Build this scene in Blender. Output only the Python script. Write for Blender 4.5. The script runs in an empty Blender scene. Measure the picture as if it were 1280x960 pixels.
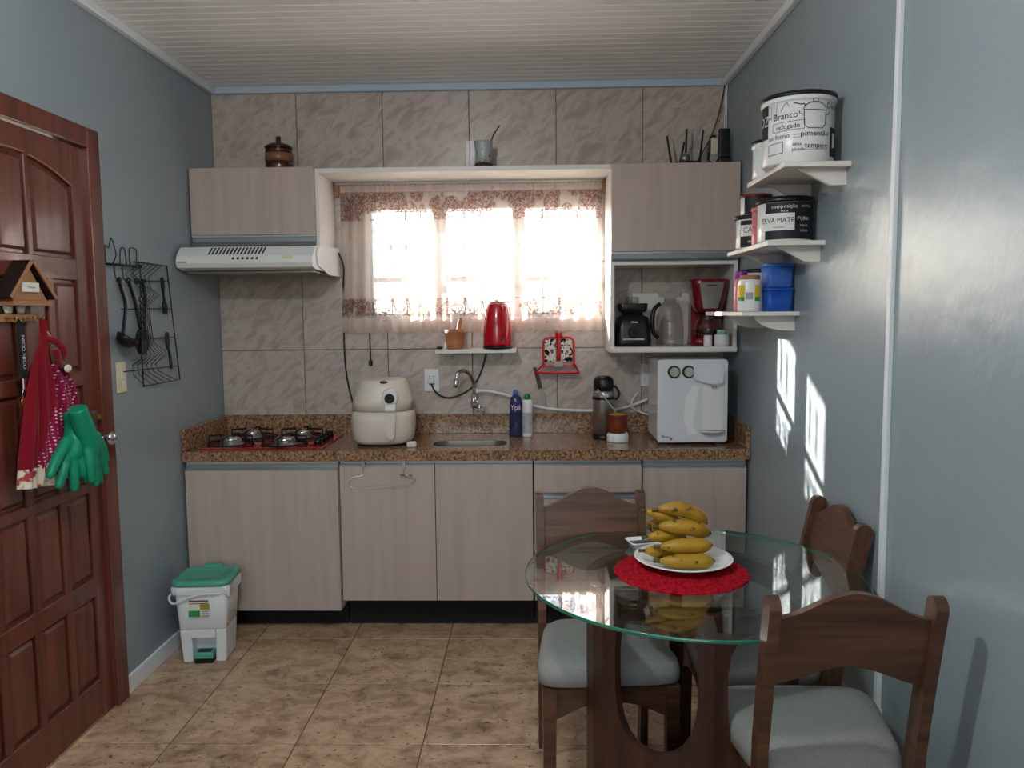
import bpy, bmesh, math, random
from mathutils import Vector, Matrix
PI = math.pi
random.seed(7)
scene = bpy.context.scene
COL = scene.collection

# ------------------------------------------------------------------ camera
cam_data = bpy.data.cameras.new('camera')
cam_data.sensor_width = 36.0
cam_data.lens = 984.38 / 1280 * 36.0
cam_data.clip_start = 0.05
cam = bpy.data.objects.new('camera', cam_data)
COL.objects.link(cam)
r_ = Vector((0.9996271, 0.02550347, -0.00975912))
u_ = Vector((0.00739248, 0.09129621, 0.99579634))
f_ = Vector((-0.02628723, 0.99549715, -0.09107363))
m = Matrix.Identity(4)
for i in range(3):
    m[i][0], m[i][1], m[i][2] = r_[i], u_[i], -f_[i]
m.translation = Vector((1.6343, -4.0989, 1.5109))
cam.matrix_world = m
scene.camera = cam

# ------------------------------------------------------------------ world, sun, openings, exposure
SKY = 0.95
world = bpy.data.worlds.new('sky')
scene.world = world
world.use_nodes = True
bg = world.node_tree.nodes['Background']
sky = world.node_tree.nodes.new('ShaderNodeTexSky')
sky.sky_type = 'NISHITA'; sky.sun_disc = False
sky.sun_elevation = math.radians(19.0); sky.sun_rotation = math.atan2(-1.0, 0.85)
sky.air_density = 1.0; sky.dust_density = 2.0; sky.ozone_density = 1.0
wbal = world.node_tree.nodes.new('ShaderNodeHueSaturation'); wbal.inputs['Saturation'].default_value = 0.45
world.node_tree.links.new(sky.outputs[0], wbal.inputs['Color'])
world.node_tree.links.new(wbal.outputs[0], bg.inputs[0])
bg.inputs[1].default_value = SKY

sun_d = bpy.data.lights.new('sun', 'SUN')
sun_d.energy = 36.0
sun_d.color = (1.0, 0.87, 0.77)
sun_d.angle = math.radians(0.6)
sun = bpy.data.objects.new('sun', sun_d)
COL.objects.link(sun)
sun.rotation_euler = Vector((1.0, -0.85, -0.45)).to_track_quat('-Z', 'Y').to_euler()
sun.location = (-6, 6, 5)

def portal(name, loc, rot, sx, sy):
    d = bpy.data.lights.new(name, 'AREA')
    d.shape = 'RECTANGLE'; d.size = sx; d.size_y = sy
    d.cycles.is_portal = True
    o = bpy.data.objects.new(name, d); COL.objects.link(o)
    o.location = loc; o.rotation_euler = rot
portal('window_portal', (1.385, 0.21, 1.78), (-PI/2, 0, 0), 1.24, 0.62)
portal('rear_fill_portal', (1.15, -6.12, 1.65), (PI/2, 0, 0), 1.9, 1.5)  # unseen opening added to brighten surfaces facing the camera

# the ceiling lamp of the room, above and before the viewer
lamp_d = bpy.data.lights.new('ceiling_lamp', 'POINT'); lamp_d.shadow_soft_size = 0.05
lamp_d.energy = 38.0; lamp_d.color = (0.96, 1.0, 1.03)
lamp = bpy.data.objects.new('ceiling_lamp', lamp_d); COL.objects.link(lamp); lamp.location = (1.15, -2.8, 2.33)

vs = scene.view_settings
vs.view_transform = 'Standard'; vs.look = 'None'; vs.gamma = 1.0; vs.use_curve_mapping = False
vs.exposure = 0.35

# ------------------------------------------------------------------ materials
def lin(c):
    return tuple((x/12.92 if x <= 0.04045 else ((x+0.055)/1.055)**2.4) for x in c)
def hx(h):
    return lin(tuple(int(h[i:i+2], 16)/255 for i in (0, 2, 4)))
MATS = {}
def mat(name, col, rough=0.5, metal=0.0, spec=0.5, coat=0.0, trans=0.0, ior=1.45, bump=None, sheen=0.0, emit=None):
    m = bpy.data.materials.new(name); m.use_nodes = True
    nt = m.node_tree; b = nt.nodes['Principled BSDF']
    c = hx(col) if isinstance(col, str) else col
    b.inputs['Base Color'].default_value = (*c, 1)
    b.inputs['Roughness'].default_value = rough
    b.inputs['Metallic'].default_value = metal
    b.inputs['Specular IOR Level'].default_value = spec
    b.inputs['Coat Weight'].default_value = coat
    b.inputs['Transmission Weight'].default_value = trans
    b.inputs['IOR'].default_value = ior
    b.inputs['Sheen Weight'].default_value = sheen
    if bump:
        tc = nt.nodes.new('ShaderNodeTexCoord'); n = nt.nodes.new('ShaderNodeTexNoise')
        n.inputs['Scale'].default_value = bump[0]; n.inputs['Detail'].default_value = 4
        bp = nt.nodes.new('ShaderNodeBump'); bp.inputs['Strength'].default_value = bump[1]; bp.inputs['Distance'].default_value = bump[2]
        nt.links.new(tc.outputs['Object'], n.inputs['Vector']); nt.links.new(n.outputs['Fac'], bp.inputs['Height'])
        nt.links.new(bp.outputs['Normal'], b.inputs['Normal'])
    MATS[name] = m
    return m

def pattern(name, stops, scale=5.0, stretch=(1, 1, 1), rot=(0, 0, 0), detail=6, dist=0.0, rough=0.5, spec=0.5, coat=0.0,
            bump=0.0, rand=0.0, rand_off=True, nrough=0.5, speck=None, bumpd=0.002, turn=False):
    """noise driven colour ramp; stops = [(pos, hex)]; speck = (scale, threshold, hex)"""
    m = bpy.data.materials.new(name); m.use_nodes = True
    nt = m.node_tree; L = nt.links; b = nt.nodes['Principled BSDF']
    b.inputs['Roughness'].default_value = rough; b.inputs['Specular IOR Level'].default_value = spec
    b.inputs['Coat Weight'].default_value = coat
    tc = nt.nodes.new('ShaderNodeTexCoord'); mp = nt.nodes.new('ShaderNodeMapping')
    mp.inputs['Scale'].default_value = stretch; mp.inputs['Rotation'].default_value = rot
    if turn: mp.vector_type = 'TEXTURE'
    oi = nt.nodes.new('ShaderNodeObjectInfo')
    vec = tc.outputs['Object']
    if rand_off:
        mu = nt.nodes.new('ShaderNodeMath'); mu.operation = 'MULTIPLY'; mu.inputs[1].default_value = 37.0
        L.new(oi.outputs['Random'], mu.inputs[0])
        ad = nt.nodes.new('ShaderNodeVectorMath'); ad.operation = 'ADD'
        L.new(tc.outputs['Object'], ad.inputs[0]); L.new(mu.outputs[0], ad.inputs[1]); vec = ad.outputs[0]
    L.new(vec, mp.inputs['Vector'])
    n = nt.nodes.new('ShaderNodeTexNoise'); n.inputs['Scale'].default_value = scale; n.inputs['Detail'].default_value = detail
    n.inputs['Distortion'].default_value = dist; n.inputs['Roughness'].default_value = nrough
    L.new(mp.outputs[0], n.inputs['Vector'])
    cr = nt.nodes.new('ShaderNodeValToRGB')
    el = cr.color_ramp.elements
    while len(el) < len(stops): el.new(0.5)
    for e, (p, h) in zip(el, stops):
        e.position = p; e.color = (*hx(h), 1)
    L.new(n.outputs['Fac'], cr.inputs[0])
    out = cr.outputs[0]
    if speck:
        v = nt.nodes.new('ShaderNodeTexNoise'); v.inputs['Scale'].default_value = speck[0]; v.inputs['Detail'].default_value = 3
        L.new(mp.outputs[0], v.inputs['Vector'])
        r2 = nt.nodes.new('ShaderNodeValToRGB')
        r2.color_ramp.elements[0].position = speck[1]; r2.color_ramp.elements[1].position = speck[1] + 0.06
        L.new(v.outputs['Fac'], r2.inputs[0])
        mx = nt.nodes.new('ShaderNodeMix'); mx.data_type = 'RGBA'
        L.new(r2.outputs[0], mx.inputs[0]); L.new(out, mx.inputs[6]); mx.inputs[7].default_value = (*hx(speck[2]), 1)
        out = mx.outputs[2]
    if rand:
        hs = nt.nodes.new('ShaderNodeHueSaturation')
        mr = nt.nodes.new('ShaderNodeMapRange'); mr.inputs[3].default_value = 1 - rand; mr.inputs[4].default_value = 1 + rand
        L.new(oi.outputs['Random'], mr.inputs[0]); L.new(mr.outputs[0], hs.inputs['Value']); L.new(out, hs.inputs['Color'])
        out = hs.outputs[0]
    L.new(out, b.inputs['Base Color'])
    if bump:
        bp = nt.nodes.new('ShaderNodeBump'); bp.inputs['Strength'].default_value = bump; bp.inputs['Distance'].default_value = bumpd
        L.new(n.outputs['Fac'], bp.inputs['Height']); L.new(bp.outputs[0], b.inputs['Normal'])
    MATS[name] = m
    return m

def thin_glass(name, tint, rough=0.0, base=0.04, gain=1.0, haze=0.0, hazecol='FFFFFF', power=5.0):
    """a sheet that lets light straight through, with a reflection that grows towards grazing (Schlick)"""
    m = bpy.data.materials.new(name); m.use_nodes = True
    nt = m.node_tree; L = nt.links; nt.nodes.remove(nt.nodes['Principled BSDF'])
    out = nt.nodes['Material Output']
    t = nt.nodes.new('ShaderNodeBsdfTransparent'); t.inputs[0].default_value = (*hx(tint), 1)
    src = t.outputs[0]
    if haze:
        d = nt.nodes.new('ShaderNodeBsdfDiffuse'); d.inputs[0].default_value = (*hx(hazecol), 1)
        hm = nt.nodes.new('ShaderNodeMixShader'); hm.inputs[0].default_value = haze
        L.new(t.outputs[0], hm.inputs[1]); L.new(d.outputs[0], hm.inputs[2]); src = hm.outputs[0]
    g = nt.nodes.new('ShaderNodeBsdfGlossy'); g.inputs['Roughness'].default_value = rough
    lw = nt.nodes.new('ShaderNodeLayerWeight'); lw.inputs[0].default_value = 0.5
    pw = nt.nodes.new('ShaderNodeMath'); pw.operation = 'POWER'; pw.inputs[1].default_value = power
    ml = nt.nodes.new('ShaderNodeMath'); ml.operation = 'MULTIPLY_ADD'; ml.inputs[1].default_value = (1 - base)*gain; ml.inputs[2].default_value = base
    L.new(lw.outputs['Facing'], pw.inputs[0]); L.new(pw.outputs[0], ml.inputs[0])
    mx = nt.nodes.new('ShaderNodeMixShader')
    L.new(ml.outputs[0], mx.inputs[0]); L.new(src, mx.inputs[1]); L.new(g.outputs[0], mx.inputs[2])
    L.new(mx.outputs[0], out.inputs[0])
    MATS[name] = m
    return m

WALL = mat('blue_grey_paint', '8A969B', 0.3, spec=0.5, bump=(9, 0.3, 0.012))
WALLP = mat('plain_plaster', '9A9894', 0.8)
PAVE = mat('pale_concrete', 'CFC8BC', 0.9)
TILE = pattern('beige_marbled_tile', [(0.32, 'A0938A'), (0.45, 'AEA199'), (0.56, 'BBAFA7'), (0.7, 'A99C93')], 11, (0.5, 1, 1.25), (0, 0.85, 0), 8, 0.8, 0.26, 0.5, rand=0.03, turn=True)
GROUT = mat('tile_grout', '6E6259', 0.9)
FLOORT = pattern('mottled_brown_floor_tile', [(0.32, '745A47'), (0.44, 'A5876A'), (0.55, 'C2A486'), (0.68, 'D0B698')], 8, (1, 1.4, 1), (0, 0, 0), 10, 0.5, 0.34, 0.5, rand=0.035, nrough=0.72, speck=(42, 0.63, '57402F'))
FGROUT = mat('floor_grout', '6B4A36', 0.9)
CABW = pattern('pale_oak_laminate', [(0.25, 'AA998F'), (0.5, 'B2A298'), (0.75, 'B8A89E')], 3, (8, 8, 0.45), (0, 0, 0), 6, 0.2, 0.45, 0.4)
WHITE = mat('white_laminate', 'DAD6D0', 0.4)
PVC = mat('white_pvc', 'EAEAE6', 0.35)
CORN = mat('white_cornice', 'DADEE0', 0.5)
CORNB = mat('pale_blue_cornice', 'AEBDCB', 0.5)
ALU = mat('brushed_aluminium', 'A4ABB0', 0.35, 0.85)
CHROME = mat('chrome', 'D6D8DA', 0.12, 1.0)
STEEL = mat('brushed_steel', 'A9A6A2', 0.3, 0.9)
DSTEEL = mat('dull_steel', '8A8580', 0.35, 0.85)
BLACK = mat('black_plastic', '0E0F11', 0.35)
BLACKM = mat('matt_black', '0B0B0C', 0.7)
DARK = mat('dark_plinth', '17120F', 0.8)
GRAN = pattern('brown_granite', [(0.34, '2E221D'), (0.43, '6A4E3B'), (0.52, '937054'), (0.6, 'AC8868'), (0.72, '7A5D49')], 95, (1, 1, 1), (0, 0, 0), 6, 0.5, 0.16, 0.5, nrough=0.65, rand_off=False, speck=(70, 0.63, '2A1F1A'))
DOORW = pattern('reddish_mahogany', [(0.3, '4C241A'), (0.5, '643226'), (0.7, '713B2C')], 3.0, (9, 9, 0.7), (0, 0, 0), 5, 0.4, 0.3, 0.5, coat=0.25, bump=0.12, rand_off=False)
CHAIRW = pattern('walnut_brown_wood', [(0.3, '3E281B'), (0.5, '543624'), (0.7, '65422C')], 2.6, (1.2, 20, 20), (0, 0, 0), 5, 0.3, 0.38, 0.5, coat=0.1)
TABLEW = pattern('dark_walnut_wood', [(0.3, '2A140E'), (0.5, '3A1E15'), (0.7, '4A281B')], 2.6, (9, 9, 1.0), (0, 0, 0), 5, 0.3, 0.4, 0.5)
SEATF = pattern('grey_woven_fabric', [(0.3, '8B8A87'), (0.6, '959490')], 160, (1, 1, 1), (0, 0, 0), 2, 0, 0.95, 0.15, bump=0.3)
GLASS = thin_glass('table_glass', 'F0F7F4', 0.0, 0.08, power=3.0)
GEDGE = mat('green_glass_edge', '1E6E58', 0.08, spec=0.7, coat=0.5)
PANE = thin_glass('window_pane', 'FAFDFF')
CLEAR = thin_glass('clear_plastic', 'E4E4E6', 0.05, 0.05, 1.0, 0.10, 'B8B2B2')
CLEARG = thin_glass('clear_jar_glass', 'E9E6E6', 0.03, 0.06)
RED = mat('glossy_red_plastic', 'B4071D', 0.18, coat=0.5)
REDC = mat('dark_red_plastic', '6E0814', 0.22, coat=0.4)
REDG = mat('red_glass_plate', '9C0B16', 0.08, coat=0.6)
REDW = mat('red_lacquered_wire', 'C5101E', 0.3)
CREAM = mat('cream_plastic', 'CFC5B8', 0.35)
WPL = mat('white_plastic', 'DBDDDD', 0.3)
GREYP = mat('grey_plastic', '8F9294', 0.4)
IVORY = mat('ivory_plastic', 'CFC8A8', 0.4)
KNOBG = mat('grey_green_plastic', '9DA394', 0.3)
ENAM = mat('white_enamel', 'D8D9D8', 0.3)
DISPW = mat('glossy_white_plastic', 'CDD0D4', 0.18, coat=0.3)
BLUEP = mat('royal_blue_plastic', '1D4FA8', 0.4, spec=0.4)
BLUEL = mat('frosted_blue_plastic', '3E67B8', 0.45, spec=0.4)
GREENB = mat('sea_green_plastic', '4FA088', 0.4)
RUBBER = mat('green_rubber', '0B8261', 0.42, spec=0.4)
CLAYD = mat('dark_brown_glaze', '3E1A10', 0.2, coat=0.4)
CLAYM = mat('tan_glaze', '83563F', 0.3)
GOURD = mat('reddish_brown_gourd', '6A2A14', 0.3, coat=0.2)
YERBA = mat('yellow_green_yerba', '9A8A22', 0.9, bump=(200, 0.6, 0.004))
MORT = pattern('turned_light_wood', [(0.3, '9E5F3C'), (0.7, 'BE7F55')], 4, (1, 1, 8), (0, 0, 0), 4, 0.2, 0.5, 0.4)
GOLD = mat('brass', 'B08D4A', 0.3, 0.9)
PORC = mat('white_porcelain', 'E2E2E0', 0.15, coat=0.4)
BANANA = pattern('ripe_banana_skin', [(0.3, '8A6512'), (0.55, 'A47C1A'), (0.75, '9A7C22')], 9, (1, 1, 1), (0, 0, 0), 4, 0.2, 0.45, 0.4, speck=(30, 0.62, '3A2408'))
BSTEM = mat('banana_stem', '5A4A20', 0.7)
CROCHET = pattern('red_crochet_yarn', [(0.3, '74060F'), (0.6, 'AE1626')], 95, (1, 1, 1), (0, 0, 0), 2, 0.2, 0.95, 0.1, bump=1.0, bumpd=0.006)
REDCLOTH = mat('plain_red_cloth', '74101D', 0.9, spec=0.1, sheen=0.2)
PAPER = mat('pale_label_paper', 'D7D4C6', 0.8)
INKW = mat('white_ink', 'D8D8D4', 0.6)
INKB = mat('black_ink', '15161A', 0.6)
PURP = mat('purple_plastic', '8A2F8C', 0.35)
PINK = mat('pink_plastic', 'C8707A', 0.4)
GREENC = mat('green_cap_plastic', '0E7A3A', 0.35)
MINT = mat('mint_plastic', '8FC6A4', 0.4)
YEL = mat('yellow_print', 'D9B21C', 0.5)
GRNP = mat('green_print', '2E8A3A', 0.5)
LABELP = mat('purple_label', '35205F', 0.5)
LIQ = thin_glass('blue_soap_bottle', '7E8FB4', 0.05, 0.05, 1.0, 0.22, '4A6290')
KHOUSE = mat('light_brown_wood', '9A6A47', 0.6)
DWOOD = mat('dark_stained_wood', '1E1210', 0.5)
HANDW = mat('brown_knife_wood', '4A2A1E', 0.5)

def cloth_dots():
    m = mat('magenta_dotted_cloth', '84123A', 0.9, spec=0.1, sheen=0.2)
    nt = m.node_tree; L = nt.links; b = nt.nodes['Principled BSDF']
    uv = nt.nodes.new('ShaderNodeUVMap'); v = nt.nodes.new('ShaderNodeTexVoronoi')
    v.inputs['Scale'].default_value = 85.0; v.inputs['Randomness'].default_value = 0.25
    L.new(uv.outputs[0], v.inputs['Vector'])
    r = nt.nodes.new('ShaderNodeValToRGB')
    e = r.color_ramp.elements
    e[0].position = 0.2; e[0].color = (*hx('D9B9C2'), 1); e[1].position = 0.26; e[1].color = (*hx('84123A'), 1)
    L.new(v.outputs['Distance'], r.inputs[0]); L.new(r.outputs[0], b.inputs['Base Color'])
    return m
DOTS = cloth_dots()
PRINTC = pattern('cream_printed_cloth', [(0.38, 'A03A44'), (0.45, 'CFC6B2'), (0.62, 'CFC6B2'), (0.7, '6C7A48')], 26, (1, 1, 1), (0, 0, 0), 2, 0.3, 0.9, 0.1)
FLORAL = pattern('black_and_white_floral_cloth', [(0.42, '1E1C1C'), (0.47, 'D6CFC4'), (0.6, 'D6CFC4'), (0.66, '5A4038')], 45, (1, 1, 1), (0, 0, 0), 2, 0.3, 0.9, 0.1)
SPOTC = pattern('grey_ceramic_with_dark_marks', [(0.55, 'A4AAA9'), (0.63, 'A4AAA9'), (0.68, '2B2D30')], 70, (1, 1, 1.6), (0, 0, 0), 2, 0, 0.35, 0.5)

def lace():
    m = bpy.data.materials.new('cream_lace'); m.use_nodes = True
    nt = m.node_tree; L = nt.links; nt.nodes.remove(nt.nodes['Principled BSDF']); out = nt.nodes['Material Output']
    uv = nt.nodes.new('ShaderNodeUVMap'); sx = nt.nodes.new('ShaderNodeSeparateXYZ'); L.new(uv.outputs[0], sx.inputs[0])
    def math_(op, a, b=None, c=None):
        n = nt.nodes.new('ShaderNodeMath'); n.operation = op
        for i, s in enumerate((a, b, c)):
            if s is None: continue
            if isinstance(s, (int, float)): n.inputs[i].default_value = s
            else: L.new(s, n.inputs[i])
        return n.outputs[0]
    # floral motifs: blobs of distorted noise kept inside bands of the cloth height
    n1 = nt.nodes.new('ShaderNodeTexNoise'); n1.inputs['Scale'].default_value = 85; n1.inputs['Detail'].default_value = 2; n1.inputs['Distortion'].default_value = 1.4
    L.new(uv.outputs[0], n1.inputs['Vector'])
    v1 = nt.nodes.new('ShaderNodeTexVoronoi'); v1.inputs['Scale'].default_value = 12.0
    L.new(uv.outputs[0], v1.inputs['Vector'])
    flower = math_('MULTIPLY', math_('GREATER_THAN', n1.outputs['Fac'], 0.48), math_('LESS_THAN', v1.outputs['Distance'], 0.72))
    z = sx.outputs[1]
    top = math_('MULTIPLY', math_('GREATER_THAN', z, 0.57), math_('LESS_THAN', z, 0.71))
    bot = math_('MULTIPLY', math_('GREATER_THAN', z, 0.085), math_('LESS_THAN', z, 0.175))
    mid = math_('MULTIPLY', math_('LESS_THAN', v1.outputs['Distance'], 0.17), 0.7)
    band = math_('MAXIMUM', math_('MAXIMUM', top, bot), mid)
    motif = math_('MULTIPLY', flower, band)
    solid = math_('MAXIMUM', math_('GREATER_THAN', z, 0.715), math_('LESS_THAN', z, 0.075))
    op = math_('ADD', math_('ADD', 0.36, math_('MULTIPLY', motif, 0.55)), math_('MULTIPLY', solid, 0.30))
    op = math_('MINIMUM', op, 0.93)
    t = nt.nodes.new('ShaderNodeBsdfTransparent')
    d = nt.nodes.new('ShaderNodeBsdfDiffuse'); tr = nt.nodes.new('ShaderNodeBsdfTranslucent')
    cr = nt.nodes.new('ShaderNodeMix'); cr.data_type = 'RGBA'
    cr.inputs[6].default_value = (*hx('F4E4DA'), 1); cr.inputs[7].default_value = (*hx('8A6054'), 1)
    L.new(motif, cr.inputs[0]); L.new(cr.outputs[2], d.inputs[0]); L.new(cr.outputs[2], tr.inputs[0])
    a = nt.nodes.new('ShaderNodeMixShader'); a.inputs[0].default_value = 0.6
    L.new(d.outputs[0], a.inputs[1]); L.new(tr.outputs[0], a.inputs[2])
    b = nt.nodes.new('ShaderNodeMixShader'); L.new(op, b.inputs[0]); L.new(t.outputs[0], b.inputs[1]); L.new(a.outputs[0], b.inputs[2])
    L.new(b.outputs[0], out.inputs[0])
    return m
LACE = lace()

# ------------------------------------------------------------------ mesh helpers
def nb(): return bmesh.new()
def absorb(bm, tmp):
    vm = {}
    for v in tmp.verts: vm[v] = bm.verts.new(v.co)
    for f in tmp.faces:
        try:
            nf = bm.faces.new([vm[v] for v in f.verts]); nf.smooth = f.smooth; nf.material_index = f.material_index
        except ValueError: pass
    tmp.free()
def box(bm, lo, hi, bev=0.0, seg=2, M=None):
    t = bmesh.new()
    bmesh.ops.create_cube(t, size=1.0)
    c = [(a+b)/2 for a, b in zip(lo, hi)]; s = [max(abs(b-a), 1e-5) for a, b in zip(lo, hi)]
    for v in t.verts: v.co = Vector((c[0]+v.co.x*s[0], c[1]+v.co.y*s[1], c[2]+v.co.z*s[2]))
    if bev > 0:
        bmesh.ops.bevel(t, geom=list(t.edges), offset=min(bev, min(s)*0.48), segments=seg, profile=0.5, affect='EDGES')
    if M is not None: bmesh.ops.transform(t, matrix=M, verts=t.verts)
    absorb(bm, t)
def cyl(bm, p0, p1, r0, r1=None, seg=24, cap=True):
    tube(bm, [p0, p1], [r0, r0 if r1 is None else r1], seg, cap)
def frames(pts, closed=False):
    pts = [Vector(p) for p in pts]; n = len(pts); T = []
    for i in range(n):
        a = pts[(i-1) % n] if (closed or i > 0) else pts[0]
        b = pts[(i+1) % n] if (closed or i < n-1) else pts[-1]
        d = b - a
        T.append(d.normalized() if d.length > 1e-9 else Vector((0, 0, 1)))
    ref = Vector((0, 0, 1)) if abs(T[0].z) < 0.9 else Vector((1, 0, 0))
    u = (ref - T[0]*ref.dot(T[0])).normalized(); out = []
    for i in range(n):
        u = u - T[i]*u.dot(T[i])
        if u.length < 1e-6: u = T[i].orthogonal()
        u.normalize(); out.append((pts[i], u.copy(), T[i].cross(u)))
    return out
def tube(bm, pts, r, seg=10, cap=True, closed=False, flat=1.0):
    fr = frames(pts, closed); n = len(fr)
    rs = list(r) if isinstance(r, (list, tuple)) else [r]*n
    rings = []
    for (p, u, v), rr in zip(fr, rs):
        rings.append([bm.verts.new(p + u*math.cos(2*PI*k/seg)*rr + v*math.sin(2*PI*k/seg)*rr*flat) for k in range(seg)])
    m = n if closed else n-1
    for i in range(m):
        a, b = rings[i], rings[(i+1) % n]
        for k in range(seg):
            f = bm.faces.new((a[k], a[(k+1) % seg], b[(k+1) % seg], b[k])); f.smooth = True
    if cap and not closed:
        for ring, rv in ((rings[0], True), (rings[-1], False)):
            f = bm.faces.new(ring[::-1] if rv else ring)
def smooth_path(ctrl, n=6):
    """Catmull-Rom through the control points"""
    P = [Vector(c) for c in ctrl]; out = []
    for i in range(len(P)-1):
        p0 = P[max(i-1, 0)]; p1 = P[i]; p2 = P[i+1]; p3 = P[min(i+2, len(P)-1)]
        for k in range(n):
            t = k/n
            out.append(0.5*((2*p1) + (p2-p0)*t + (2*p0-5*p1+4*p2-p3)*t*t + (3*p1-p0-3*p2+p3)*t**3))
    out.append(P[-1]); return out
def lathe(bm, prof, seg=32, c=(0, 0, 0), sx=1.0, sy=1.0, smooth=True, mi=0, arc=None):
    """profile [(r, z)] turned about z; closed on the axis where r = 0"""
    rings = []
    for r, z in prof:
        if r < 1e-6: rings.append([bm.verts.new((c[0], c[1], c[2]+z))])
        else: rings.append([bm.verts.new((c[0]+r*sx*math.cos(2*PI*k/seg), c[1]+r*sy*math.sin(2*PI*k/seg), c[2]+z)) for k in range(seg)])
    for a, b in zip(rings, rings[1:]):
        if len(a) == 1 and len(b) == 1: continue
        for k in range(seg):
            k2 = (k+1) % seg
            if len(a) == 1: f = bm.faces.new((a[0], b[k2], b[k]))
            elif len(b) == 1: f = bm.faces.new((a[k], a[k2], b[0]))
            else: f = bm.faces.new((a[k], a[k2], b[k2], b[k]))
            f.smooth = smooth; f.material_index = mi
def prism(bm, poly, d0, d1, plane='xy', smooth=False):
    """polygon extruded along the missing axis from d0 to d1"""
    def P(a, b, d): return {'xy': (a, b, d), 'xz': (a, d, b), 'yz': (d, a, b)}[plane]
    A = [bm.verts.new(P(a, b, d0)) for a, b in poly]; B = [bm.verts.new(P(a, b, d1)) for a, b in poly]
    n = len(poly)
    bm.faces.new(A); bm.faces.new(B[::-1])
    for i in range(n):
        f = bm.faces.new((A[i], B[i], B[(i+1) % n], A[(i+1) % n])); f.smooth = smooth
def ring_prism(bm, outer, inner, d0, d1, plane='xy'):
    def P(a, b, d): return {'xy': (a, b, d), 'xz': (a, d, b), 'yz': (d, a, b)}[plane]
    n = len(outer)
    V = [[bm.verts.new(P(a, b, d)) for a, b in loop] for d in (d0, d1) for loop in (outer, inner)]
    o0, i0, o1, i1 = V
    for k in range(n):
        j = (k+1) % n
        bm.faces.new((o0[k], o0[j], i0[j], i0[k])); bm.faces.new((o1[j], o1[k], i1[k], i1[j]))
        bm.faces.new((o0[j], o0[k], o1[k], o1[j])); bm.faces.new((i0[k], i0[j], i1[j], i1[k]))
def rrect(x0, x1, y0, y1, r, n=6):
    out = []
    for cx, cy, a0 in ((x1-r, y1-r, 0), (x0+r, y1-r, PI/2), (x0+r, y0+r, PI), (x1-r, y0+r, 1.5*PI)):
        for k in range(n+1):
            a = a0 + PI/2*k/n
            out.append((cx+r*math.cos(a), cy+r*math.sin(a)))
    return out
def loft(bm, loops, cap=True, smooth=True):
    """loops of equal count, list of 3D points"""
    R = [[bm.verts.new(p) for p in lp] for lp in loops]
    n = len(R[0])
    for a, b in zip(R, R[1:]):
        for k in range(n):
            f = bm.faces.new((a[k], a[(k+1) % n], b[(k+1) % n], b[k])); f.smooth = smooth
    if cap:
        bm.faces.new(R[0][::-1]); bm.faces.new(R[-1])
def sphere(bm, c, r, sx=1, sy=1, sz=1, seg=16, ring=10):
    lathe(bm, [(math.sin(PI*i/ring)*r, -math.cos(PI*i/ring)*r*sz) for i in range(ring+1)], seg, c, sx, sy)

def link(o, parent=None):
    COL.objects.link(o)
    if parent is not None: o.parent = parent
    return o
def tag(o, label=None, cat=None, group=None, kind=None):
    if label: o['label'] = label
    if cat: o['category'] = cat
    if group: o['group'] = group
    if kind: o['kind'] = kind
    return o
def obj(name, bm, mt, parent=None, w=False, label=None):
    """one mesh object; w = built in world coordinates, moved into the parent's frame"""
    bmesh.ops.recalc_face_normals(bm, faces=bm.faces)
    if w and parent is not None:
        q = parent; off = Vector((0, 0, 0))
        while q is not None: off += q.location; q = q.parent
        bmesh.ops.translate(bm, verts=bm.verts, vec=-off)
    me = bpy.data.meshes.new(name); bm.to_mesh(me); bm.free()
    for x in (mt if isinstance(mt, (list, tuple)) else [mt]): me.materials.append(x)
    o = bpy.data.objects.new(name, me)
    link(o, parent)
    if label: o['label'] = label
    return o
def thing(name, label, cat, loc=(0, 0, 0), rotz=0.0, group=None, kind=None):
    o = bpy.data.objects.new(name, None); o.empty_display_size = 0.05
    COL.objects.link(o); o.location = loc; o.rotation_euler = (0, 0, rotz)
    return tag(o, label, cat, group, kind)
def bxo(name, lo, hi, mt, parent=None, bev=0.0, label=None, w=True):
    bm = nb(); box(bm, lo, hi, bev); return obj(name, bm, mt, parent, w, label)
def solo(name, bm, mt, label, cat, group=None, base=None):
    """a thing of one mesh; its origin moved to base"""
    if base is not None: bmesh.ops.translate(bm, verts=bm.verts, vec=-Vector(base))
    o = obj(name, bm, mt)
    if base is not None: o.location = base
    return tag(o, label, cat, group)
def copy_tree(o, parent=None):
    c = o.copy(); COL.objects.link(c)
    if parent is not None: c.parent = parent
    for ch in list(o.children): copy_tree(ch, c)
    return c

_tc = {}
def text_mesh(s, size):
    """verts and faces of a word, centred on its middle, in the xy plane"""
    if s not in _tc:
        cu = bpy.data.curves.new('t', 'FONT'); cu.body = s; cu.size = 1.0; cu.resolution_u = 2
        cu.align_x = 'CENTER'; cu.align_y = 'CENTER'
        o = bpy.data.objects.new('t', cu); COL.objects.link(o)
        dg = bpy.context.evaluated_depsgraph_get()
        me = bpy.data.meshes.new_from_object(o.evaluated_get(dg))
        _tc[s] = ([v.co.copy() for v in me.vertices], [tuple(p.vertices) for p in me.polygons])
        bpy.data.objects.remove(o); bpy.data.meshes.remove(me); bpy.data.curves.remove(cu)
    V, F = _tc[s]
    return [(v.x*size, v.y*size) for v in V], F
def text_on(bm, s, size, fn, stretch=1.0, tilt=0.0):
    V, F = text_mesh(s, size); ct, st = math.cos(tilt), math.sin(tilt)
    vs_ = [bm.verts.new(fn(a*stretch*ct-b*st, a*stretch*st+b*ct)) for a, b in V]
    for f in F:
        try: bm.faces.new([vs_[i] for i in f])
        except ValueError: pass
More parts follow.
